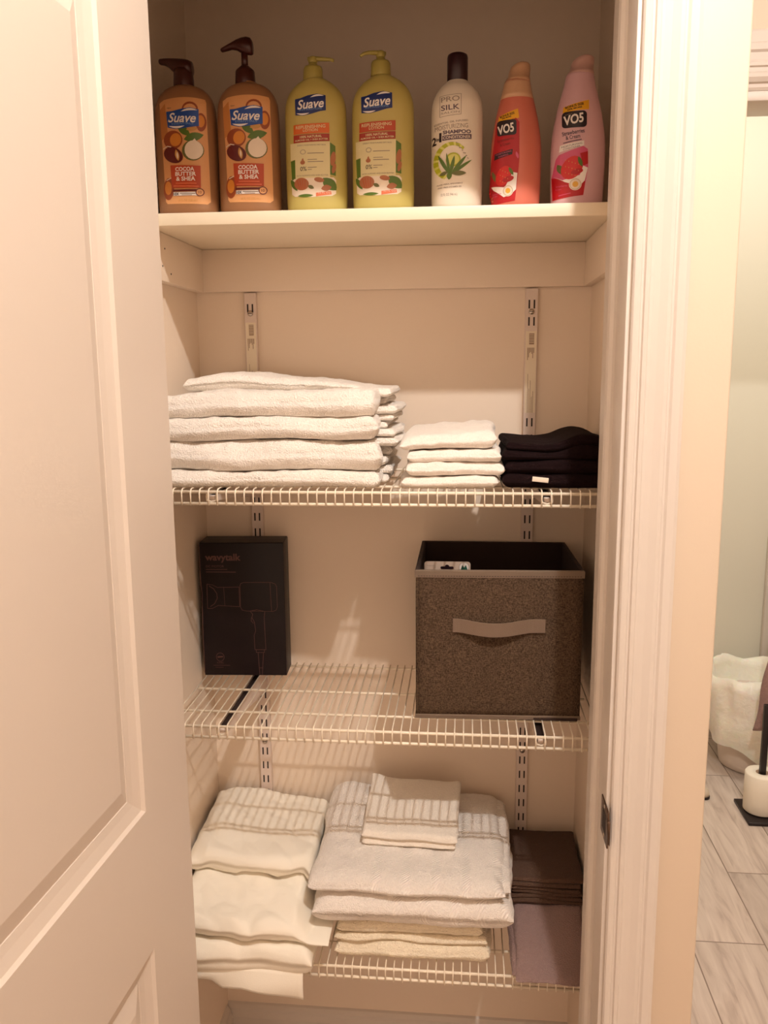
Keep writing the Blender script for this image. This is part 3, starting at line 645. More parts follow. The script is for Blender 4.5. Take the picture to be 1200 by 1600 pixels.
nk = MB(); nt_ = [r for r in tb if r[0] >= .158]; nk.loft([[(1.012*interp(tb, z)[0]*math.cos(2*PI*k/40), 1.012*interp(tb, z)[1]*math.sin(2*PI*k/40), z) for k in range(40)] for z in (.163, .170, .178, .186, .1895)], clear_m)
part(nk, 'clear_neck', t); vo_label(t, tb, 302, 0, 'red'); flip_cap(t, clear_m, .92, .189, .001); place(t, .0762, BY)
t = thing('conditioner_bottle', (0, 0, 0), 'tapering pale pink conditioner bottle at the right end of the board', 'bottle', 'lotion and shampoo bottles on the board')
tb = taper_tab(1.06); tb = [(r[0]*1.03, r[1], r[2], r[3]) for r in tb]
part(body_mesh(tb, pinkb_m), 'body', t); vo_label(t, tb, 925, 0, 'pink'); flip_cap(t, pinkcap, .98, .195, .001); place(t, .1705, BY)

# ------------------------------------------------------------ cloth
def terry(name, c, bands=None, amp=2.6, scale=420, sheen=.2):
    m = bpy.data.materials.new(name); m.use_nodes = True; nt = m.node_tree; b = nt.nodes['Principled BSDF']
    N = lambda t_: nt.nodes.new(t_); L = nt.links.new
    tc = N('ShaderNodeTexCoord'); n1 = N('ShaderNodeTexNoise'); n1.inputs['Scale'].default_value = scale; n1.inputs['Detail'].default_value = 4; L(tc.outputs['Object'], n1.inputs['Vector'])
    n2 = N('ShaderNodeTexVoronoi'); n2.inputs['Scale'].default_value = scale*.9; L(tc.outputs['Object'], n2.inputs['Vector'])
    ad = N('ShaderNodeMath'); ad.operation = 'MULTIPLY_ADD'; L(n2.outputs['Distance'], ad.inputs[0]); ad.inputs[1].default_value = -.6; L(n1.outputs['Fac'], ad.inputs[2])
    h = ad.outputs[0]
    n3 = N('ShaderNodeTexNoise'); n3.inputs['Scale'].default_value = scale*.32; n3.inputs['Detail'].default_value = 2; L(tc.outputs['Object'], n3.inputs['Vector'])
    a3 = N('ShaderNodeMath'); a3.operation = 'MULTIPLY_ADD'; L(n3.outputs['Fac'], a3.inputs[0]); a3.inputs[1].default_value = .9; L(h, a3.inputs[2]); h = a3.outputs[0]
    cr = N('ShaderNodeMapRange'); cr.inputs[1].default_value = .4; cr.inputs[2].default_value = 1.2; cr.inputs[3].default_value = .95; cr.inputs[4].default_value = 1.04; L(h, cr.inputs[0])
    sc = N('ShaderNodeVectorMath'); sc.operation = 'SCALE'; sc.inputs[0].default_value = srgb(c)[:3]; L(cr.outputs[0], sc.inputs['Scale'])
    L(sc.outputs[0], b.inputs['Base Color']); b.inputs['Roughness'].default_value = .95; b.inputs['Sheen Weight'].default_value = sheen; b.inputs['Specular IOR Level'].default_value = .1
    bp = N('ShaderNodeBump'); bp.inputs['Strength'].default_value = .8; bp.inputs['Distance'].default_value = .001*amp
    if bands:   # woven bands running front to back: x centre list, half width
        sx = N('ShaderNodeSeparateXYZ'); L(tc.outputs['Object'], sx.inputs[0]); cur = None
        wv = N('ShaderNodeTexWave'); wv.inputs['Scale'].default_value = 90; wv.inputs['Distortion'].default_value = .5
        mpn = N('ShaderNodeMapping'); mpn.inputs['Rotation'].default_value = (0, 0, .9); L(tc.outputs['Object'], mpn.inputs[0]); L(mpn.outputs[0], wv.inputs['Vector'])
        for xc, hw in bands:
            s1 = N('ShaderNodeMath'); s1.operation = 'SUBTRACT'; L(sx.outputs[0], s1.inputs[0]); s1.inputs[1].default_value = xc
            s2 = N('ShaderNodeMath'); s2.operation = 'ABSOLUTE'; L(s1.outputs[0], s2.inputs[0])
            s3 = N('ShaderNodeMath'); s3.operation = 'LESS_THAN'; L(s2.outputs[0], s3.inputs[0]); s3.inputs[1].default_value = hw
            if cur is None: cur = s3.outputs[0]
            else:
                mx_ = N('ShaderNodeMath'); mx_.operation = 'MAXIMUM'; L(cur, mx_.inputs[0]); L(s3.outputs[0], mx_.inputs[1]); cur = mx_.outputs[0]
        mf = N('ShaderNodeMix'); mf.data_type = 'FLOAT'; L(cur, mf.inputs[0]); L(h, mf.inputs[2])
        ws_ = N('ShaderNodeMath'); ws_.operation = 'MULTIPLY_ADD'; L(wv.outputs['Fac'], ws_.inputs[0]); ws_.inputs[1].default_value = .6; ws_.inputs[2].default_value = -.1; L(ws_.outputs[0], mf.inputs[3])
        h = mf.outputs[0]
    L(h, bp.inputs['Height']); L(bp.outputs[0], b.inputs['Normal'])
    return m
def stations(a, b, r, n, k=6):
    L = b-a; r = min(r, L*.45)
    s = [r*(1-math.cos(PI/2*i/k)) for i in range(k+1)]
    mid = [r+(L-2*r)*i/n for i in range(1, n)]
    return [a+q for q in s]+[a+q for q in mid]+[b-q for q in reversed(s)]
def nz(x, y, z, sc, seed): return noise.noise(Vector((x*sc+seed*7.3, y*sc-seed*3.1, z*sc+seed)))
def slab(mb, m, x0, x1, y0, y1, bot, top, r=None, seed=0, wig=.003, nx=44, ny=26, edge=None, rough=.0012, wsc=14, rx=None):
    """pillow-like folded layer between surfaces bot(x,y) and top(x,y), rounded on every side"""
    fb = bot if callable(bot) else (lambda x, y: bot); ft = top if callable(top) else (lambda x, y: top)
    tt = ft((x0+x1)/2, (y0+y1)/2)-fb((x0+x1)/2, (y0+y1)/2)
    r = r or tt*.55; rx = rx or r
    xs = stations(x0, x1, rx, nx); ys = stations(y0, y1, r, ny); NX, NY = len(xs), len(ys); V = []; F = []
    def prof(d, rr): s = min(1, max(0, d/rr)); return math.sqrt(max(0, 1-(1-s)**2))
    for side in (1, -1):
        for x in xs:
            for y in ys:
                hx = prof(min(x-x0, x1-x), rx); hy = prof(min(y-y0, y1-y), r); h = hx*hy
                b_, t_ = fb(x, y), ft(x, y); mid = (b_+t_)/2; z = mid+side*(t_-b_)/2*h
                e1 = nz(x, y, z, wsc, seed)*wig; e2 = nz(x, y, z, wsc*4, seed+5)*rough
                yy = y+nz(x, 0, z*2, wsc, seed+9)*wig*1.6*max(0, 1-(y-y0)/(.5*(y1-y0)))
                xx = x+nz(0, y, z*2, wsc, seed+12)*wig*1.6*max(0, (abs(x-(x0+x1)/2)/((x1-x0)/2)-.6)/.4)
                if edge: xx, yy = edge(xx, yy)
                zz = z+(e1*.35+e2)*(.65+side*.35*h)
                V.append((xx+e2*.6, yy-abs(e2)*.6, zz))
    n = NX*NY
    for i in range(NX-1):
        for j in range(NY-1):
            a = i*NY+j; F.append((a, a+NY, a+NY+1, a+1)); F.append((n+a, n+a+1, n+a+NY+1, n+a+NY))
    for i in range(NX-1):
        for j in (0, NY-1): a = i*NY+j; F.append((a, a+NY, n+a+NY, n+a))
    for j in range(NY-1):
        for i in (0, NX-1): a = i*NY+j; F.append((a, a+1, n+a+1, n+a))
    mb.add(V, F, m, True); return mb
def cloth(name, mb, label, cat, group=None):
    o = mb.build(name)
    # move origin to base centre
    xs = [v.co.x for v in o.data.vertices]; ys = [v.co.y for v in o.data.vertices]; zs = [v.co.z for v in o.data.vertices]
    c = Vector(((min(xs)+max(xs))/2, (min(ys)+max(ys))/2, min(zs)))
    for v in o.data.vertices: v.co -= c
    o.location = c
    return tag(o, label, cat, group)
white_t = terry('white_terry', (249, 240, 229)); cream_t = terry('cream_terry', (248, 234, 208)); white_rib = terry('white_terry_fine', (249, 239, 228), scale=600, amp=1.2)
black_c = terry('black_cloth', (22, 9, 10), scale=500, amp=.6, sheen=.0); umber_t = terry('umber_terry', (88, 66, 54), scale=520, amp=1.4, sheen=.05); taupe_t = terry('taupe_terry', (150, 124, 118), scale=430, amp=2.6, sheen=.1)
seam_m = mat('seam_thread', (206, 186, 166), .9)
Z1 = ZS[0]+.0012
# top shelf: two big folded bath towels
def wave(a, f, ph): return lambda x: a*math.sin(x*f+ph)
for k, (layers, label, sd) in enumerate((
    (((0, .0265), (.0265, .0760)), 'lower of the two thick white bath towels stacked on the top wire shelf', 3),
    (((.0765, .112), (.112, .1545)), 'upper of the two thick white bath towels on the top wire shelf, humped behind', 8))):
    mb = MB(); z_ = [Z1+q for l in layers for q in l]
    for i, (a, b_) in enumerate(layers):
        w1 = lambda x, y, a=a, i=i: Z1+a+.0022*math.sin(x*22+k*2+i)*(0 if a == 0 else 1)+(0 if a == 0 else .002*math.sin(x*9+1+k))
        def w2(x, y, b_=b_, i=i, k=k):
            z = Z1+b_+.0022*math.sin(x*22+k*2+i+1)+.002*math.sin(x*9+1+k)
            if k == 1 and i == 1: z -= max(0, (-.40-x))*.10
            return z
        slab(mb, white_t, -.5095, -.137, 1.318+.004*(i+k), 1.592, w1, w2, seed=sd+i, wig=.007, rough=.0034, r=(b_-a)*.5, rx=.013, nx=90, wsc=12)
        # the layered leaves that show at the right-hand end, each a little proud
        nl = 3 if b_-a > .03 else 2; th = (b_-a)/nl
        for q in range(nl):
            px = -.137+.010+.009*((q*7+i*3+k*5) % 3)
            slab(mb, white_t, -.235, px, 1.372+.012*((q+i) % 3), 1.570, Z1+a+th*q+.0015, Z1+a+th*(q+1)+.0005, seed=sd+20+q+3*i, wig=.006, rough=.002, nx=14, ny=18, r=th*.5, rx=th*.5)
    if k == 1:   # humped back fold
        def hb(x, y): return Z1+.150
        def ht(x, y):
            t_ = max(0, min(1, (x+.478)/.36)); return Z1+.159-.006*t_+.020*math.exp(-((x+.385)/.085)**2)+.010*math.exp(-((x+.25)/.07)**2)*1.0+.006*(1-t_)
        slab(mb, white_t, -.480, -.150, 1.405, 1.598, hb, ht, seed=31, wig=.006, r=.02, rx=.012, rough=.002, nx=70)
    cloth('bath_towel', mb, label, 'towel', 'white bath towels on the top wire shelf')
# four white washcloths
for i, (x0, x1, a, b_, lab) in enumerate(((-.1055, .0500, 0, .0185, 'bottom one of the four white washcloths on the top wire shelf'), (-.0975, .0610, .0190, .0405, 'white washcloth second from the bottom of the four on the top wire shelf'),
        (-.0950, .0560, .0410, .0600, 'white washcloth second from the top of the four on the top wire shelf'), (-.1065, .0480, .0610, .0860, 'topmost of the four white washcloths, its back corner lifted, on the top wire shelf'))):
    mb = MB()
    tilt = (lambda x, y: .10*(x+.02)+.06*(y-1.33)) if i == 3 else ((lambda x, y: .03*(x+.02)) if i == 2 else (lambda x, y: 0))
    tb0 = (lambda x, y, a=a, t_=(lambda x, y: .03*(x+.02)) if i == 3 else (lambda x, y: 0): Z1+a+(t_(x, y) if a else 0)+.0012*math.sin(x*40+i)*(1 if i else 0))
    m_ = (a+b_)/2
    slab(mb, white_rib, x0+.004, x1+.002, 1.322+.002*(i % 2), 1.490, tb0, lambda x, y, b_=b_: Z1+b_-.0004+tilt(x, y)+.0012*math.sin(x*40+i+1), seed=40+i, wig=.005, nx=50, ny=22, rough=.0030)
    cloth('washcloth', mb, lab, 'washcloth', 'white washcloths stacked on the top wire shelf')
# black folded cloths
def blk(a, b_, x0, x1, y0, sd, hump, label, tagged):
    mb = MB(); n = 2
    for i in range(n):
        za = a+(b_-a)*i/n; zb = a+(b_-a)*(i+1)/n+(.0005 if i == 0 else 0)
        hp_ = lambda x, y: hump*(math.exp(-((x-.190)/.038)**2)*.013-.004*math.exp(-((x-.14)/.03)**2))
        slab(mb, black_c, x0+.003*i, x1, y0+.003*i, 1.53, lambda x, y, za=za, i=i: Z1+za+(hp_(x, y)*.6 if i else 0), lambda x, y, zb=zb, i=i: Z1+zb+(hp_(x, y)*(1 if i else .6))+.0012*math.sin(x*55+sd+i), seed=sd+i, wig=.004, nx=30, ny=18)
    o = cloth('folded_cloth', mb, label, 'cloth', 'black folded cloths on the top wire shelf')
    if tagged:
        tm = MB(); tm.box(-.013, .012, -.0012, 0, -.0038, .0038, mat('care_tag_white', (240, 226, 206), .7), .0004)
        g = tm.build('care_tag'); g.parent = o; g.location = Vector((.1185, 1.3125, Z1+.0155))-o.location; g.rotation_euler = (0, .10, 0)
    return o
blk(0, .044, .0600, .2210, 1.318, 61, 0, 'lower black folded cloth with a small white tag, beside the white washcloths', True)
blk(.0445, .071, .0610, .2180, 1.324, 67, 1, 'upper black folded cloth with a raised right end, beside the white washcloths', False)

# ------------------------------------------------------------ black product box
Z2 = ZS[1]+.0012
bx = mat('black_carton', (17, 4, 8), .45, spec=.3); bxline = mat('carton_print', (84, 50, 44), .45); bxe = mat('carton_edge_wear', (110, 76, 66), .7)
t = thing('product_box', (-.42, 1.56, Z2), 'tall black carton printed with a thin hair dryer outline, on the middle wire shelf', 'box')
BH, BW, BD = .2645, .1605, .060
def bxp(x, y, z): return (x, y, z)
ang = math.radians(3.5)
m = MB(); m.box(-BW/2, BW/2, 0, BD, 0, BH-.0008, bx, .0008)
part(m, 'carton', t)
m = MB(); m.add([(-BW/2+.0005, .0006, BH), (BW/2-.0005, .0006, BH), (BW/2-.0005, BD-.0006, BH+.0006), (-BW/2+.0005, BD-.0006, BH+.0006), (-BW/2+.010, .030, BH+.0010), (BW/2-.010, .030, BH+.0010)], [(0, 1, 5, 4), (1, 2, 5), (2, 3, 4, 5), (3, 0, 4)], bx)
part(m, 'top_flap', t)
# art: px frame of the 6.67x crop, x 130..1005 , y 100..1570 mapped to the front
cv = lambda px, py: (-BW/2+(px-128)/880*BW, BH-(py-165)/1390*BH)
d = Decal(cv, lambda x, z, off: (x, -.0002-off, z), .05)
d.text('wavytalk', 372, 325, 375, 92, bxline, 1, bold=.03)
d.text('DC MOTOR', 285, 408, 190, 22, bxline, 1); d.line([(190, 440), (410, 440)], 6, bxline, 1); d.line([(190, 466), (500, 468)], 7, bxline, 1)
lw = 5
d.line([(540, 610), (550, 585), (580, 574), (870, 574), (915, 590), (928, 620), (928, 830), (915, 862), (880, 876), (600, 872), (555, 862), (538, 830)], lw, bxline, 1, True)
d.line([(858, 574), (866, 876)], lw, bxline, 1); d.line([(530, 622), (530, 826)], lw, bxline, 1)
d.line([(530, 622), (300, 626), (250, 600), (192, 592), (188, 845), (240, 845), (300, 815), (530, 826)], lw, bxline, 1)
d.line([(368, 626), (372, 815)], lw-1, bxline, 1); d.line([(215, 612), (260, 640), (292, 690), (295, 740), (265, 795), (220, 825)], lw+2, bxline, 1)
d.line([(635, 872), (665, 905), (655, 940), (680, 990), (690, 1080), (672, 1130), (675, 1280)], lw, bxline, 1); d.line([(640, 872), (710, 858), (795, 876), (785, 940), (792, 1280), (675, 1280)], lw, bxline, 1)
d.line([(652, 940), (645, 975), (668, 1000)], lw, bxline, 1); d.line([(690, 1280), (690, 1310), (775, 1310), (775, 1280)], lw, bxline, 1)
d.line([(708, 1310), (718, 1550)], lw, bxline, 1); d.line([(765, 1310), (745, 1550)], lw, bxline, 1); d.line([(718, 1475), (748, 1475)], lw, bxline, 1)
d.line(ell(300, 1360, 42, 45, n=18), lw, bxline, 1, True); d.line([(275, 1360), (325, 1356)], 14, bxline, 1); d.text('IONIC', 300, 1420, 70, 18, bxline, 1); d.line([(225, 1448), (400, 1448)], 4, bxline, 1); d.line([(245, 1470), (330, 1470)], 4, bxline, 1)
part(d.mb, 'front_print', t, fix=False)
m = MB(); m.tube([(-BW/2, 0, .005), (-BW/2-.0002, -.0002, .10), (-BW/2+.0016, 0, .165), (-BW/2-.0003, 0, .19), (-BW/2, 0, BH-.004)], [.0007, .0008, .0005, .0009, .0004], bxe, 5); part(m, 'worn_edge', t)
t.location = (-.4205, 1.532, Z2); t.rotation_euler = (0, 0, ang)

# ------------------------------------------------------------ fabric storage cube
def heather(name, c1, c2):
    m = bpy.data.materials.new(name); m.use_nodes = True; nt = m.node_tree; b = nt.nodes['Principled BSDF']; N = lambda q: nt.nodes.new(q); L = nt.links.new
    tc = N('ShaderNodeTexCoord'); outs = []
    for sc in ((900, 900, 260), (260, 260, 900)):
        mp = N('ShaderNodeMapping'); mp.inputs['Scale'].default_value = sc; L(tc.outputs['Object'], mp.inputs[0])
        n = N('ShaderNodeTexNoise'); n.inputs['Scale'].default_value = 1; n.inputs['Detail'].default_value = 3; n.inputs['Roughness'].default_value = .7; L(mp.outputs[0], n.inputs['Vector']); outs.append(n.outputs['Fac'])
    a = N('ShaderNodeMath'); a.operation = 'ADD'; L(outs[0], a.inputs[0]); L(outs[1], a.inputs[1])
    cr = N('ShaderNodeMapRange'); cr.inputs[1].default_value = .8; cr.inputs[2].default_value = 1.2; L(a.outputs[0], cr.inputs[0])
    mx = N('ShaderNodeMix'); mx.data_type = 'RGBA'; L(cr.outputs[0], mx.inputs[0]); mx.inputs[6].default_value = srgb(c1); mx.inputs[7].default_value = srgb(c2)
    L(mx.outputs[2], b.inputs['Base Color']); b.inputs['Roughness'].default_value = .9; b.inputs['Specular IOR Level'].default_value = .15
    bp = N('ShaderNodeBump'); bp.inputs['Strength'].default_value = .5; bp.inputs['Distance'].default_value = .0005; L(a.outputs[0], bp.inputs['Height']); L(bp.outputs[0], b.inputs['Normal'])
    return m
hea = heather('heather_fabric', (44, 33, 25), (100, 80, 62)); trimf = mat('grey_binding', (112, 94, 78), .8, .3, 500); liner = mat('dark_liner', (44, 26, 20), .9)
CX0, CX1, CY0, CY1, CZ1 = -.0785, .1975, 1.356, 1.594, 1.1665
t = thing('storage_cube', ((CX0+CX1)/2, (CY0+CY1)/2, Z2), 'brown heathered fabric storage cube with a strap handle, on the middle wire shelf', 'storage bin')
def bowpanel(m, mtl, a, b_, z0, z1, th, bow, n=16, horiz=True):
    # vertical panel from a to b_ (xy), bowing outwards slightly
    a = Vector((*a, 0)); b_ = Vector((*b_, 0)); d_ = (b_-a).normalized(); nr = Vector((d_.y, -d_.x, 0)); V = []; F = []
    for s_ in (0, 1):
        for i in range(n+1):
            for j in range(n+1):
                u, v = i/n, j/n; off = bow*math.sin(PI*u)*math.sin(PI*v)-s_*th
                V.append(a+(b_-a)*u+nr*off+Vector((0, 0, z0+(z1-z0)*v)))
    N1 = (n+1)**2
    for i in range(n):
        for j in range(n):
            q = i*(n+1)+j
            F.append((q, q+n+1, q+n+2, q+1)); F.append((N1+q, N1+q+1, N1+q+n+2, N1+q+n+1))
    for i in range(n):
        for j in (0, n): q = i*(n+1)+j; F.append((q, q+n+1, N1+q+n+1, N1+q))
        for j in (0, n): q = j*(n+1)+i; F.append((q, q+1, N1+q+1, N1+q))
    m.add(V, F, mtl, True)
zb0, zb1 = Z2+.003, CZ1-.001
m = MB(); bowpanel(m, hea, (CX0, CY0), (CX1, CY0+.010), zb0, zb1, .004, .0035); wpart(m, 'front_panel', t)
m = MB(); bowpanel(m, hea, (CX1, CY0+.010), (CX1-.006, CY1), zb0, zb1, .004, .002); wpart(m, 'side_panel', t)
m = MB(); bowpanel(m, hea, (CX0, CY1), (CX0, CY0), zb0, zb1, .004, .002); wpart(m, 'side_panel', t)
m = MB(); bowpanel(m, hea, (CX1-.006, CY1), (CX0, CY1), zb0, zb1, .004, .001); wpart(m, 'back_panel', t)
m = MB(); m.box(CX0+.002, CX1-.004, CY0+.006, CY1-.003, Z2, Z2+.004, liner); wpart(m, 'base_panel', t)
# dark lining inside
m = MB(); e = .0052
for a, b_ in (((CX0+e, CY0+e), (CX1-e, CY0+.010+e)), ((CX1-e, CY0+.010+e), (CX1-.006-e, CY1-e)), ((CX1-.006-e, CY1-e), (CX0+e, CY1-e)), ((CX0+e, CY1-e), (CX0+e, CY0+e))):
    m.add([(*a, zb0+.002), (*b_, zb0+.002), (*b_, zb1-.0005), (*a, zb1-.0005)], [(0, 1, 2, 3)], liner)
wpart(m, 'lining', t)
def binding(z0, z1, extra, bm_=None, sides=(0, 1, 2, 3)):
    m = MB(); bm_ = bm_ or trimf; pts = [(CX0, CY0), (CX1, CY0+.010), (CX1-.006, CY1), (CX0, CY1)]
    for i in sides:
        a = Vector((*pts[i], 0)); b_ = Vector((*pts[(i+1) % 4], 0)); d_ = (b_-a).normalized(); nr = Vector((d_.y, -d_.x, 0)); o1 = nr*.0012; o2 = -nr*.0056
        prof = [a+o1-d_*.001, b_+o1+d_*.001, b_+o2, a+o2]
        V = [p+Vector((0, 0, z)) for z in (z0, z1-.0015) for p in prof]+[p*1+Vector((0, 0, z1)) for p in (a+o1*.2, b_+o1*.2, b_+o2*.7, a+o2*.7)]
        m.add(V, [(0, 1, 5, 4), (1, 2, 6, 5), (2, 3, 7, 6), (3, 0, 4, 7), (4, 5, 9, 8), (5, 6, 10, 9), (6, 7, 11, 10), (7, 4, 8, 11), (8, 9, 10, 11), (0, 3, 2, 1)], bm_)
    return m
wpart(binding(CZ1-.0125, CZ1, 0, None, (0,)), 'top_binding', t); wpart(binding(CZ1-.0125, CZ1-.0002, 0, liner, (1, 2, 3)), 'rim_binding', t); wpart(binding(Z2+.0005, Z2+.0075, 0), 'bottom_binding', t)
m = MB(); n = 24; V = []
hx0, hx1 = -.0165, .1360
for i in range(n+1):
    u = i/n; x = hx0+(hx1-hx0)*u; s_ = math.sin(PI*min(1, max(0, (u-.05)/.80)))**1.3 if .05 < u < .85 else 0
    yb = CY0+.010*(x-CX0)/(CX1-CX0)-.0044-.012*s_; zc = 1.0735-.0045*s_
    V.append([(x, yb, zc-.0122), (x, yb-.0012, zc-.0118), (x, yb-.0012, zc+.0112), (x, yb, zc+.0116)])
m.loft(V, mat('handle_webbing', (116, 96, 80), .75, .4, 600), smooth=False); wpart(m, 'handle', t)
m = MB()
for zz in (CZ1-.010,):
    for i in range(60):
        x = CX0+.004+i*.0045; y = CY0-.0014+.010*(x-CX0)/(CX1-CX0); m.box(x, x+.0026, y-.0003, y+.0003, zz, zz+.0006, liner)
wpart(m, 'stitching', t)
# blister card in the cube
m = MB(); cw_, ch = .0800, .2525
conv2 = lambda px, py: (px, py); card = mat('card_stock', (206, 184, 166), .5); dg = Decal(lambda a, b: (a, b), lambda x, z, off: (x, -.0006-off, z), .2)
outl = rrect(-cw_/2, 0, cw_/2, ch, .005)
V0 = [(p[0], -.0005, p[1]) for p in outl]; V1 = [(p[0], .0005, p[1]) for p in outl]
m.loft([V0, V1], card, smooth=False)
t2 = thing('hanging_card', (-.0275, 1.43, Z2+.0045), 'pale retail hang card poking up inside the fabric storage cube', 'card')
part(m, 'card', t2)
dg.poly(rrect(-.012, ch-.0135, .011, ch-.0085, .0024), I['black'], 1); dg.poly(ell(-.0005, ch-.0085, .0038, .0032), I['black'], 2)
dg.text('Support', -.029, ch-.0075, .013, -.0026, I['mgrey'], 1); dg.poly(ell(.029, ch-.0095, .0085, .0085), I['white'], 1); dg.line(ell(.029, ch-.0095, .0085, .0085), .0006, I['mgrey'], 2, True)
dg.poly([(.023, ch-.014), (.026, ch-.0055), (.029, ch-.010), (.032, ch-.0055), (.035, ch-.014)], ink('teal', (40, 90, 74)), 2)
part(dg.mb, 'print', t2, fix=False)

# ------------------------------------------------------------ lowest shelf
Z3 = ZS[2]+.0012
def hatched(bands): return bands
# cream hand towels at the bottom of the middle stack
for i, (a, b_, x0, x1, y0, lab) in enumerate(((0, .0340, -.2230, .0560, 1.318, 'cream hand towel lying on the lowest wire shelf, under the whole middle stack'),
                                            (.0345, .0700, -.2200, .0500, 1.323, 'upper of the two cream hand towels under the white bath towels'))):
    mb = MB(); m_ = a+(b_-a)*.34
    f1 = lambda x, y, a=a: Z3+a+(.0015*math.sin(x*38) if a else 0)
    f2 = lambda x, y, m_=m_: Z3+m_+.0015*math.sin(x*38+.6)
    f3 = lambda x, y, b_=b_: Z3+b_+.0015*math.sin(x*38)
    if i == 0: f2 = f1
    else: slab(mb, cream_t, x0, x1, y0, 1.58, f1, f2, seed=70+i, wig=.005, rough=.002)
    slab(mb, cream_t, x0+.004, x1-.008*i-.002, y0+.003, 1.577, lambda x, y: f2(x, y)+(.0003 if i else 0), f3, seed=80+i, wig=.005, rough=.002)
    cloth('hand_towel', mb, lab, 'towel', 'cream hand towels on the lowest wire shelf')
# two banded bath towels
def bt(x0, x1, y0, y1, bot, top, seedv, bands, label, name='bath_towel', lobes=None, front_r=None, th=2):
    cx = (x0+x1)/2
    mt = terry('banded_terry_%d' % seedv, (249, 240, 230), bands=[(b-cx, w) for b, w in bands], scale=480)
    mb = MB(); slab(mb, mt, x0, x1, y0, y1, bot, top, seed=seedv, wig=.005, rough=.0028, nx=90, ny=50, r=front_r)
    if lobes:
        for a in lobes: slab(mb, mt, *a[:6], seed=a[6], wig=.004, rough=.0018, nx=20, ny=24)
    return cloth(name, mb, label, 'towel', 'white banded bath towels on the lowest wire shelf')
tA = lambda x, y: Z3+.1245+.004*math.sin((y-1.31)*9)+.0012*math.sin(x*30)
bt(-.2560, .0930, 1.306, 1.600, lambda x, y: Z3+.0710+.0012*math.sin(x*30+1), tA, 90, ((-.11, .008), (-.062, .008), (-.012, .008), (.034, .008), (.075, .006)), 'lower of the two white banded bath towels, above the cream hand towels')
def tB(x, y):
    base = Z3+.158+.022*min(1, (y-1.31)/.25)
    left = math.exp(-((x+.225)/.06)**2)*.020*max(0, (y-1.42)/.18)
    return base+left+.0010*math.sin(x*30)
bt(-.2640, .0775, 1.312, 1.606, lambda x, y: tA(x, y)+.0004, tB, 91, ((-.152, .0075), (-.100, .0075), (-.048, .0075), (.004, .0075), (.062, .010)), 'upper white banded bath towel carrying two washcloths, on the lowest wire shelf', front_r=.026,
   lobes=[(.040, .0905, 1.330, 1.598, lambda x, y: Z3+.126+.01*min(1, (y-1.31)/.25), lambda x, y: tB(x, y)-.010, 93)])
# two washcloths on top
gt = lambda x, y: tB(x, y)+.001+.10*max(0, y-1.40)+.0
def rot_edge(cx, cy, a):
    ca, sa = math.cos(a), math.sin(a); return lambda x, y: (cx+(x-cx)*ca-(y-cy)*sa, cy+(x-cx)*sa+(y-cy)*ca)
for i, (o0, o1, x0, x1, y0, y1, lab) in enumerate(((0, .0135, -.1780, -.0075, 1.402, 1.545, 'lower of the two small white washcloths on the banded bath towels'), (.0140, .0290, -.1790, -.0040, 1.400, 1.552, 'upper of the two small white washcloths on the banded bath towels'))):
    mb = MB(); rs_ = lambda x, y: .050*max(0, (y-1.45))*(1+7*max(0, x+.07)); bb = lambda x, y, o=o0: gt(x, y)+o+(.0016*math.sin(x*62)+rs_(x, y) if i else 0); tt_ = lambda x, y, o=o1: gt(x, y)+o+.0016*math.sin(x*62+i*.3)+rs_(x, y)
    slab(mb, terry('washcloth_terry_%d' % i, (246, 236, 222), scale=620, amp=1.1, bands=[(-.05, .0022), (.022, .0022)]), x0, x1, y0, y1, bb, tt_, seed=100+i, wig=.002, rough=.0010, edge=rot_edge(-.09, 1.47, -.03))
    cloth('washcloth', mb, lab, 'washcloth', 'white washcloths on the banded bath towels')
# sheets at the left
sheet_m = mat('white_cotton', (250, 242, 226), .85, .25, 700, .015, 20); 
def crease(x, y, sd):
    v = 0
    for k in range(3):
        q = noise.noise(Vector((x*(16+9*k)+sd, y*(7+5*k)-sd, k*3.7))); v += (abs(q)**.8)*(.5**k)
    return v
def sheet(name, specs, label, flap=None):
    mb = MB()
    for (x0, x1, y0, y1, bot, top, sd, wg) in specs: slab(mb, sheet_m, x0, x1, y0, y1, bot, top, seed=sd, wig=wg, rough=.0006, nx=60, ny=44, wsc=9, r=.02 if callable(top) else None)
    if flap: mb.add(*flap)
    return cloth(name, mb, label, 'bed sheet', 'folded white sheets on the lowest wire shelf')
s1t = lambda x, y: Z3+.050+.007*crease(x, y, 2)
fl_v = []; fl_f = []
NXF, NZF = 26, 8
for i in range(NXF+1):
    u = i/NXF; x = -.500+.232*u
    zb = interp([(0, -.012), (.30, -.016), (.38, -.030), (.55, -.024), (.80, -.034), (1.0, -.044)], u)[0]
    for j in range(NZF+1):
        v = j/NZF; z = Z3+.010+(zb-.010)*v
        fl_v.append((x, 1.268-.006*math.sin(v*2.2)-.005*math.sin(u*9+v*2)*v, z))
for i in range(NXF):
    for j in range(NZF): a = i*(NZF+1)+j; fl_f.append((a, a+NZF+1, a+NZF+2, a+1))
nfl = len(fl_v); fl_v += [(p[0], p[1]+.0016, p[2]+.0004) for p in fl_v]; fl_f += [tuple(nfl+q for q in f[::-1]) for f in fl_f]
for i in range(NXF):
    for j in (0, NZF): a = i*(NZF+1)+j; fl_f.append((a, a+NZF+1, nfl+a+NZF+1, nfl+a))
for j in range(NZF):
    for i in (0, NXF): a = i*(NZF+1)+j; fl_f.append((a, a+1, nfl+a+1, nfl+a))
sheet('bed_sheet', [(-.508, -.250, 1.262, 1.60, lambda x, y: Z3+.001, s1t, 110, .005)],
      'lowest folded white sheet with a loose corner hanging over the shelf front', (fl_v, fl_f, sheet_m, True))
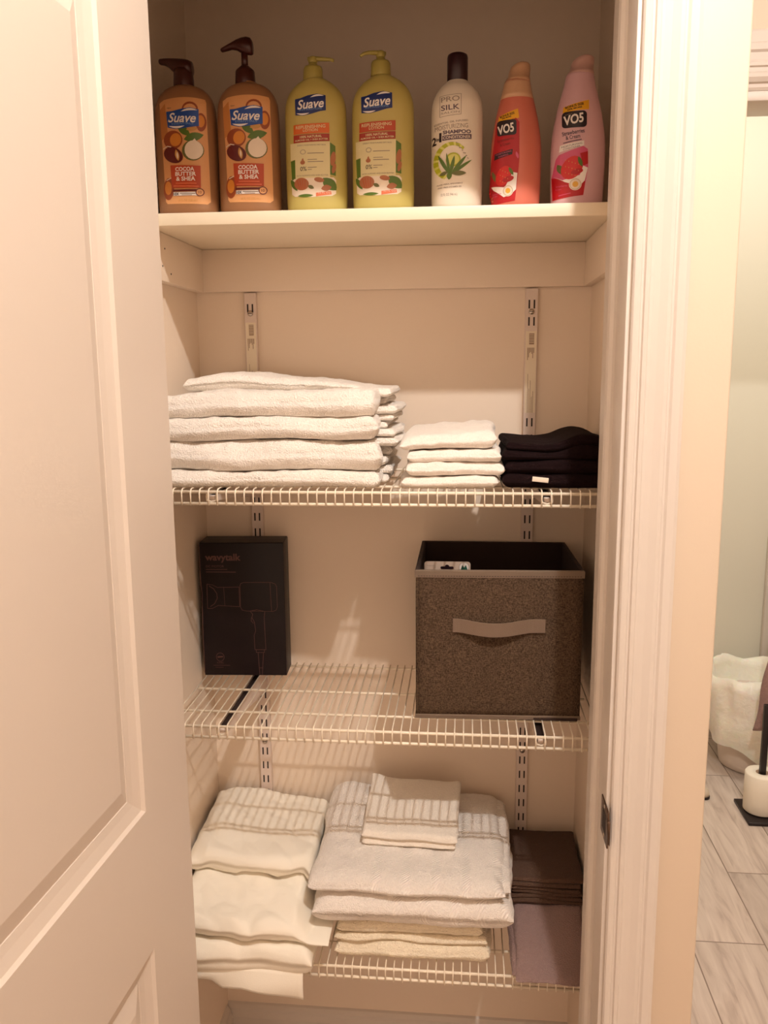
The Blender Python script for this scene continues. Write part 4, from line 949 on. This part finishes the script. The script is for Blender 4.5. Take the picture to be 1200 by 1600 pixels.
s2t = lambda x, y: Z3+.082+.034*min(1, max(0, (y-1.27)/.14))+.015*crease(x*.8+y*1.1, y*1.6-x, 5)-.010*max(0, (x+.30)/.08)
s2raw = s2t
s2t = lambda x, y: (lambda t_: s2raw(x, y)*(1-t_)+(Z3+.0655)*t_)(max(0, min(1, (x+.285)/.024)))
sheet('bed_sheet', [(-.508, -.2265, 1.272, 1.602, lambda x, y: s1t(x, y)+.002, s2t, 120, .009)], 'middle folded white sheet, creased and jutting over the shelf front')
def s3t(x, y): return Z3+.148+.020*min(1, max(0, (y-1.38)/.22))+.011*crease(x+y*.5, y, 9)-.022*max(0, (x+.42)/.16)*min(1, max(0, (y-1.38)/.2))-.012*max(0, (-x-.47)/.04)
sheet('bed_sheet', [(-.509, -.2685, 1.372, 1.606, lambda x, y: s2t(x, y)+.002, s3t, 130, .008)], 'uppermost folded white sheet, standing against the back left corner')
# dark towels at the right
def g1t(x, y): return Z3+.010+.046*min(1, max(0, (y-1.285)/.13))+.0015*math.sin(x*40)
mb = MB(); slab(mb, taupe_t, .0950, .2250, 1.283, 1.60, Z3+.0008, g1t, seed=140, wig=.004, rough=.0022, nx=34, ny=44, r=.012)
slab(mb, taupe_t, .0870, .110, 1.30, 1.60, Z3+.0008, lambda x, y: Z3+.008+.034*min(1, max(0, (y-1.30)/.12)), seed=141, wig=.003, rough=.002, nx=8, ny=26, r=.008)
cloth('hand_towel', mb, 'grey-taupe hand towel sloping over the lowest wire shelf, beside the jamb', 'towel')
for i, (a, lab) in enumerate(((0, 'bottom one of the three dark brown washcloths on the grey-taupe towel'), (.0165, 'middle one of the three dark brown washcloths on the grey-taupe towel'), (.033, 'topmost of the three dark brown washcloths on the grey-taupe towel'))):
    mb = MB(); bs = Z3+.0585+a
    for q in range(2):
        hz_ = lambda x, y, q=q, i=i: .0022*math.sin((x-.09)*38+i)*(1 if i < 2 else .4)
        slab(mb, umber_t, .0920+.002*(i % 2), .2240-.003*((i+q) % 3), 1.418+.002*((i+q) % 2), 1.590, (lambda x, y, q=q: (bs+.0080*q-(.0010 if q else 0)+(hz_(x, y) if (i or q) else 0))), (lambda x, y, q=q: bs+.0078*(q+1)+hz_(x, y)), seed=150+3*i+q, wig=.002, rough=.0009, nx=26, ny=20)
    cloth('washcloth', mb, lab, 'washcloth', 'dark brown washcloths on the lowest wire shelf')

# ------------------------------------------------------------ bathroom beyond
bin_m = mat('bin_plastic', (226, 210, 196), .35); bag_m = mat('liner_film', (250, 244, 230), .35, 6, 26)
bag_m.node_tree.nodes['Principled BSDF'].inputs['Subsurface Weight'].default_value = .3
t = thing('waste_bin', (1.095, 3.11, 0), 'white plastic bathroom waste bin lined with a white bag', 'waste bin')
def ring(cx, cy, r, z, n=40, fn=None):
    return [(cx+(r+(fn(2*PI*k/n, z) if fn else 0))*math.cos(2*PI*k/n), cy+(r+(fn(2*PI*k/n, z) if fn else 0))*math.sin(2*PI*k/n), z) for k in range(n)]
m = MB(); m.loft([ring(1.095, 3.11, r, z) for z, r in ((.001, .108), (.006, .116), (.03, .119), (.26, .142), (.265, .148), (.275, .149), (.275, .142), (.02, .112))], bin_m); m.build('bin', t)
def crk(a, z): return .022*noise.noise(Vector((math.cos(a)*2.6, math.sin(a)*2.6, z*12)))+.016*abs(noise.noise(Vector((math.cos(a)*7, math.sin(a)*7, z*30))))
m = MB(); rs = []
n = 72
for k, (z, r) in enumerate(((.20, .105), (.28, .138), (.345, .146), (.372, .152), (.372, .162), (.335, .180), (.28, .178), (.235, .180), (.195, .172), (.165, .166))):
    rg = []
    for q in range(n):
        a = 2*PI*q/n; zz = z
        drop = .5+.5*math.sin(a*1.0-2.3)+.25*math.sin(a*3+1)
        if k >= 6: zz = z-(k-5)*.028*(.5+.5*math.cos(a-math.radians(315)))+.012*math.sin(a*5)*(k-5)/4
        if 2 <= k <= 5: zz += .010*math.sin(a*3+.6)+.006*math.sin(a*7)
        rr = r+crk(a, z)*(1 if k > 0 else .3)
        rg.append((1.095+rr*math.cos(a), 3.11+rr*math.sin(a), zz))
    rs.append(rg)
m.loft(rs, bag_m, cap0=True, cap1=False); m.build('bin_liner', t)
# toilet roll stand and roll
blk_m = mat('black_metal', (24, 12, 14), .4); paper = mat('tissue_paper', (250, 242, 226), .9, .3, 300)
SXc, SYc = 1.003, 2.735
t = thing('toilet_roll_stand', (SXc, SYc, 0), 'black metal toilet roll stand with a square base on the bathroom floor', 'toilet roll holder')
m = MB(); m.box(SXc-.062, SXc+.09, SYc-.085, SYc+.075, .0005, .012, blk_m, .002); m.build('base', t)
m = MB(); m.box(SXc-.009, SXc+.009, SYc-.009, SYc+.009, .012, .388, blk_m, .0012); m.build('post', t)
m = MB(); n = 40
m.loft([ring(SXc, SYc, r, z, n) for z, r in ((.014, .050), (.018, .054), (.10, .0545), (.145, .054), (.150, .051), (.150, .022), (.148, .0205), (.014, .0205))], paper)
m.loft([ring(SXc, SYc, r, z, n) for z, r in ((.014, .0207), (.149, .0207), (.149, .0193), (.014, .0193))], mat('roll_core', (190, 160, 130), .9))
tag(m.build('toilet_roll'), 'white toilet roll standing around the black post', 'toilet roll')
# towel hanging at the right edge over a rail on the wall
t = thing('towel_rack', (1.25, 2.83, 0), 'black floor-standing towel rack at the right edge of the bathroom view', 'towel rack')
m = MB(); m.tube([(1.125, 2.83, .78), (1.6, 2.83, .78)], .008, blk_m, 12); m.build('rail', t)
for x in (1.40, 1.595):
    m = MB(); m.tube([(x, 2.83, .012), (x, 2.83, .78)], .008, blk_m, 12); m.box(x-.012, x+.012, 2.72, 2.94, .0005, .012, blk_m, .002); m.build('leg', t)
m = MB(); V = []; F = []; NU, NV = 30, 40
for s_ in (0, 1):
    for i in range(NU+1):
        for j in range(NV+1):
            u, v = i/NU, j/NV                       # v 0 bottom .. 1 over the rail
            xl = .990+.066*v+.004*math.sin(v*14); x = xl+(1.46-xl)*u
            z = .262+.528*v+.02*(1-v)*math.sin(u*7)-(.03*u*(1-v))
            y = 2.815-.004*(1-v)-.012*math.sin(u*22+v*2)*(1-.7*v)+(.006 if s_ else 0)
            V.append((x, y, z))
N1 = (NU+1)*(NV+1)
for i in range(NU):
    for j in range(NV): q = i*(NV+1)+j; F.append((q, q+NV+1, q+NV+2, q+1)); F.append((N1+q, N1+q+1, N1+q+NV+2, N1+q+NV+1))
for i in range(NU):
    for j in (0, NV): q = i*(NV+1)+j; F.append((q, q+NV+1, N1+q+NV+1, N1+q))
for j in range(NV):
    for i in (0, NU): q = i*(NV+1)+j; F.append((q, q+1, N1+q+1, N1+q))
m.add(V, F, terry('mauve_terry', (158, 128, 122), scale=300, amp=2), True)
tag(m.build('hanging_towel'), 'mauve-grey towel hanging down at the right edge of the bathroom view', 'towel')
# small floor door stop near the wall corner
t = thing('door_stop', (.845, 2.83, 0), 'small pale domed door stop with a dark foot on the bathroom floor', 'door stop')
m = MB(); m.loft([ring(.845, 2.83, r, z, 24) for z, r in ((.0005, .021), (.009, .021))], blk_m); m.build('foot', t)
m = MB(); m.loft([ring(.845, 2.83, r, z, 24) for z, r in ((.009, .019), (.022, .019), (.032, .015), (.037, .007))], mat('rubber_grey', (214, 200, 180), .5)); m.build('dome', t)
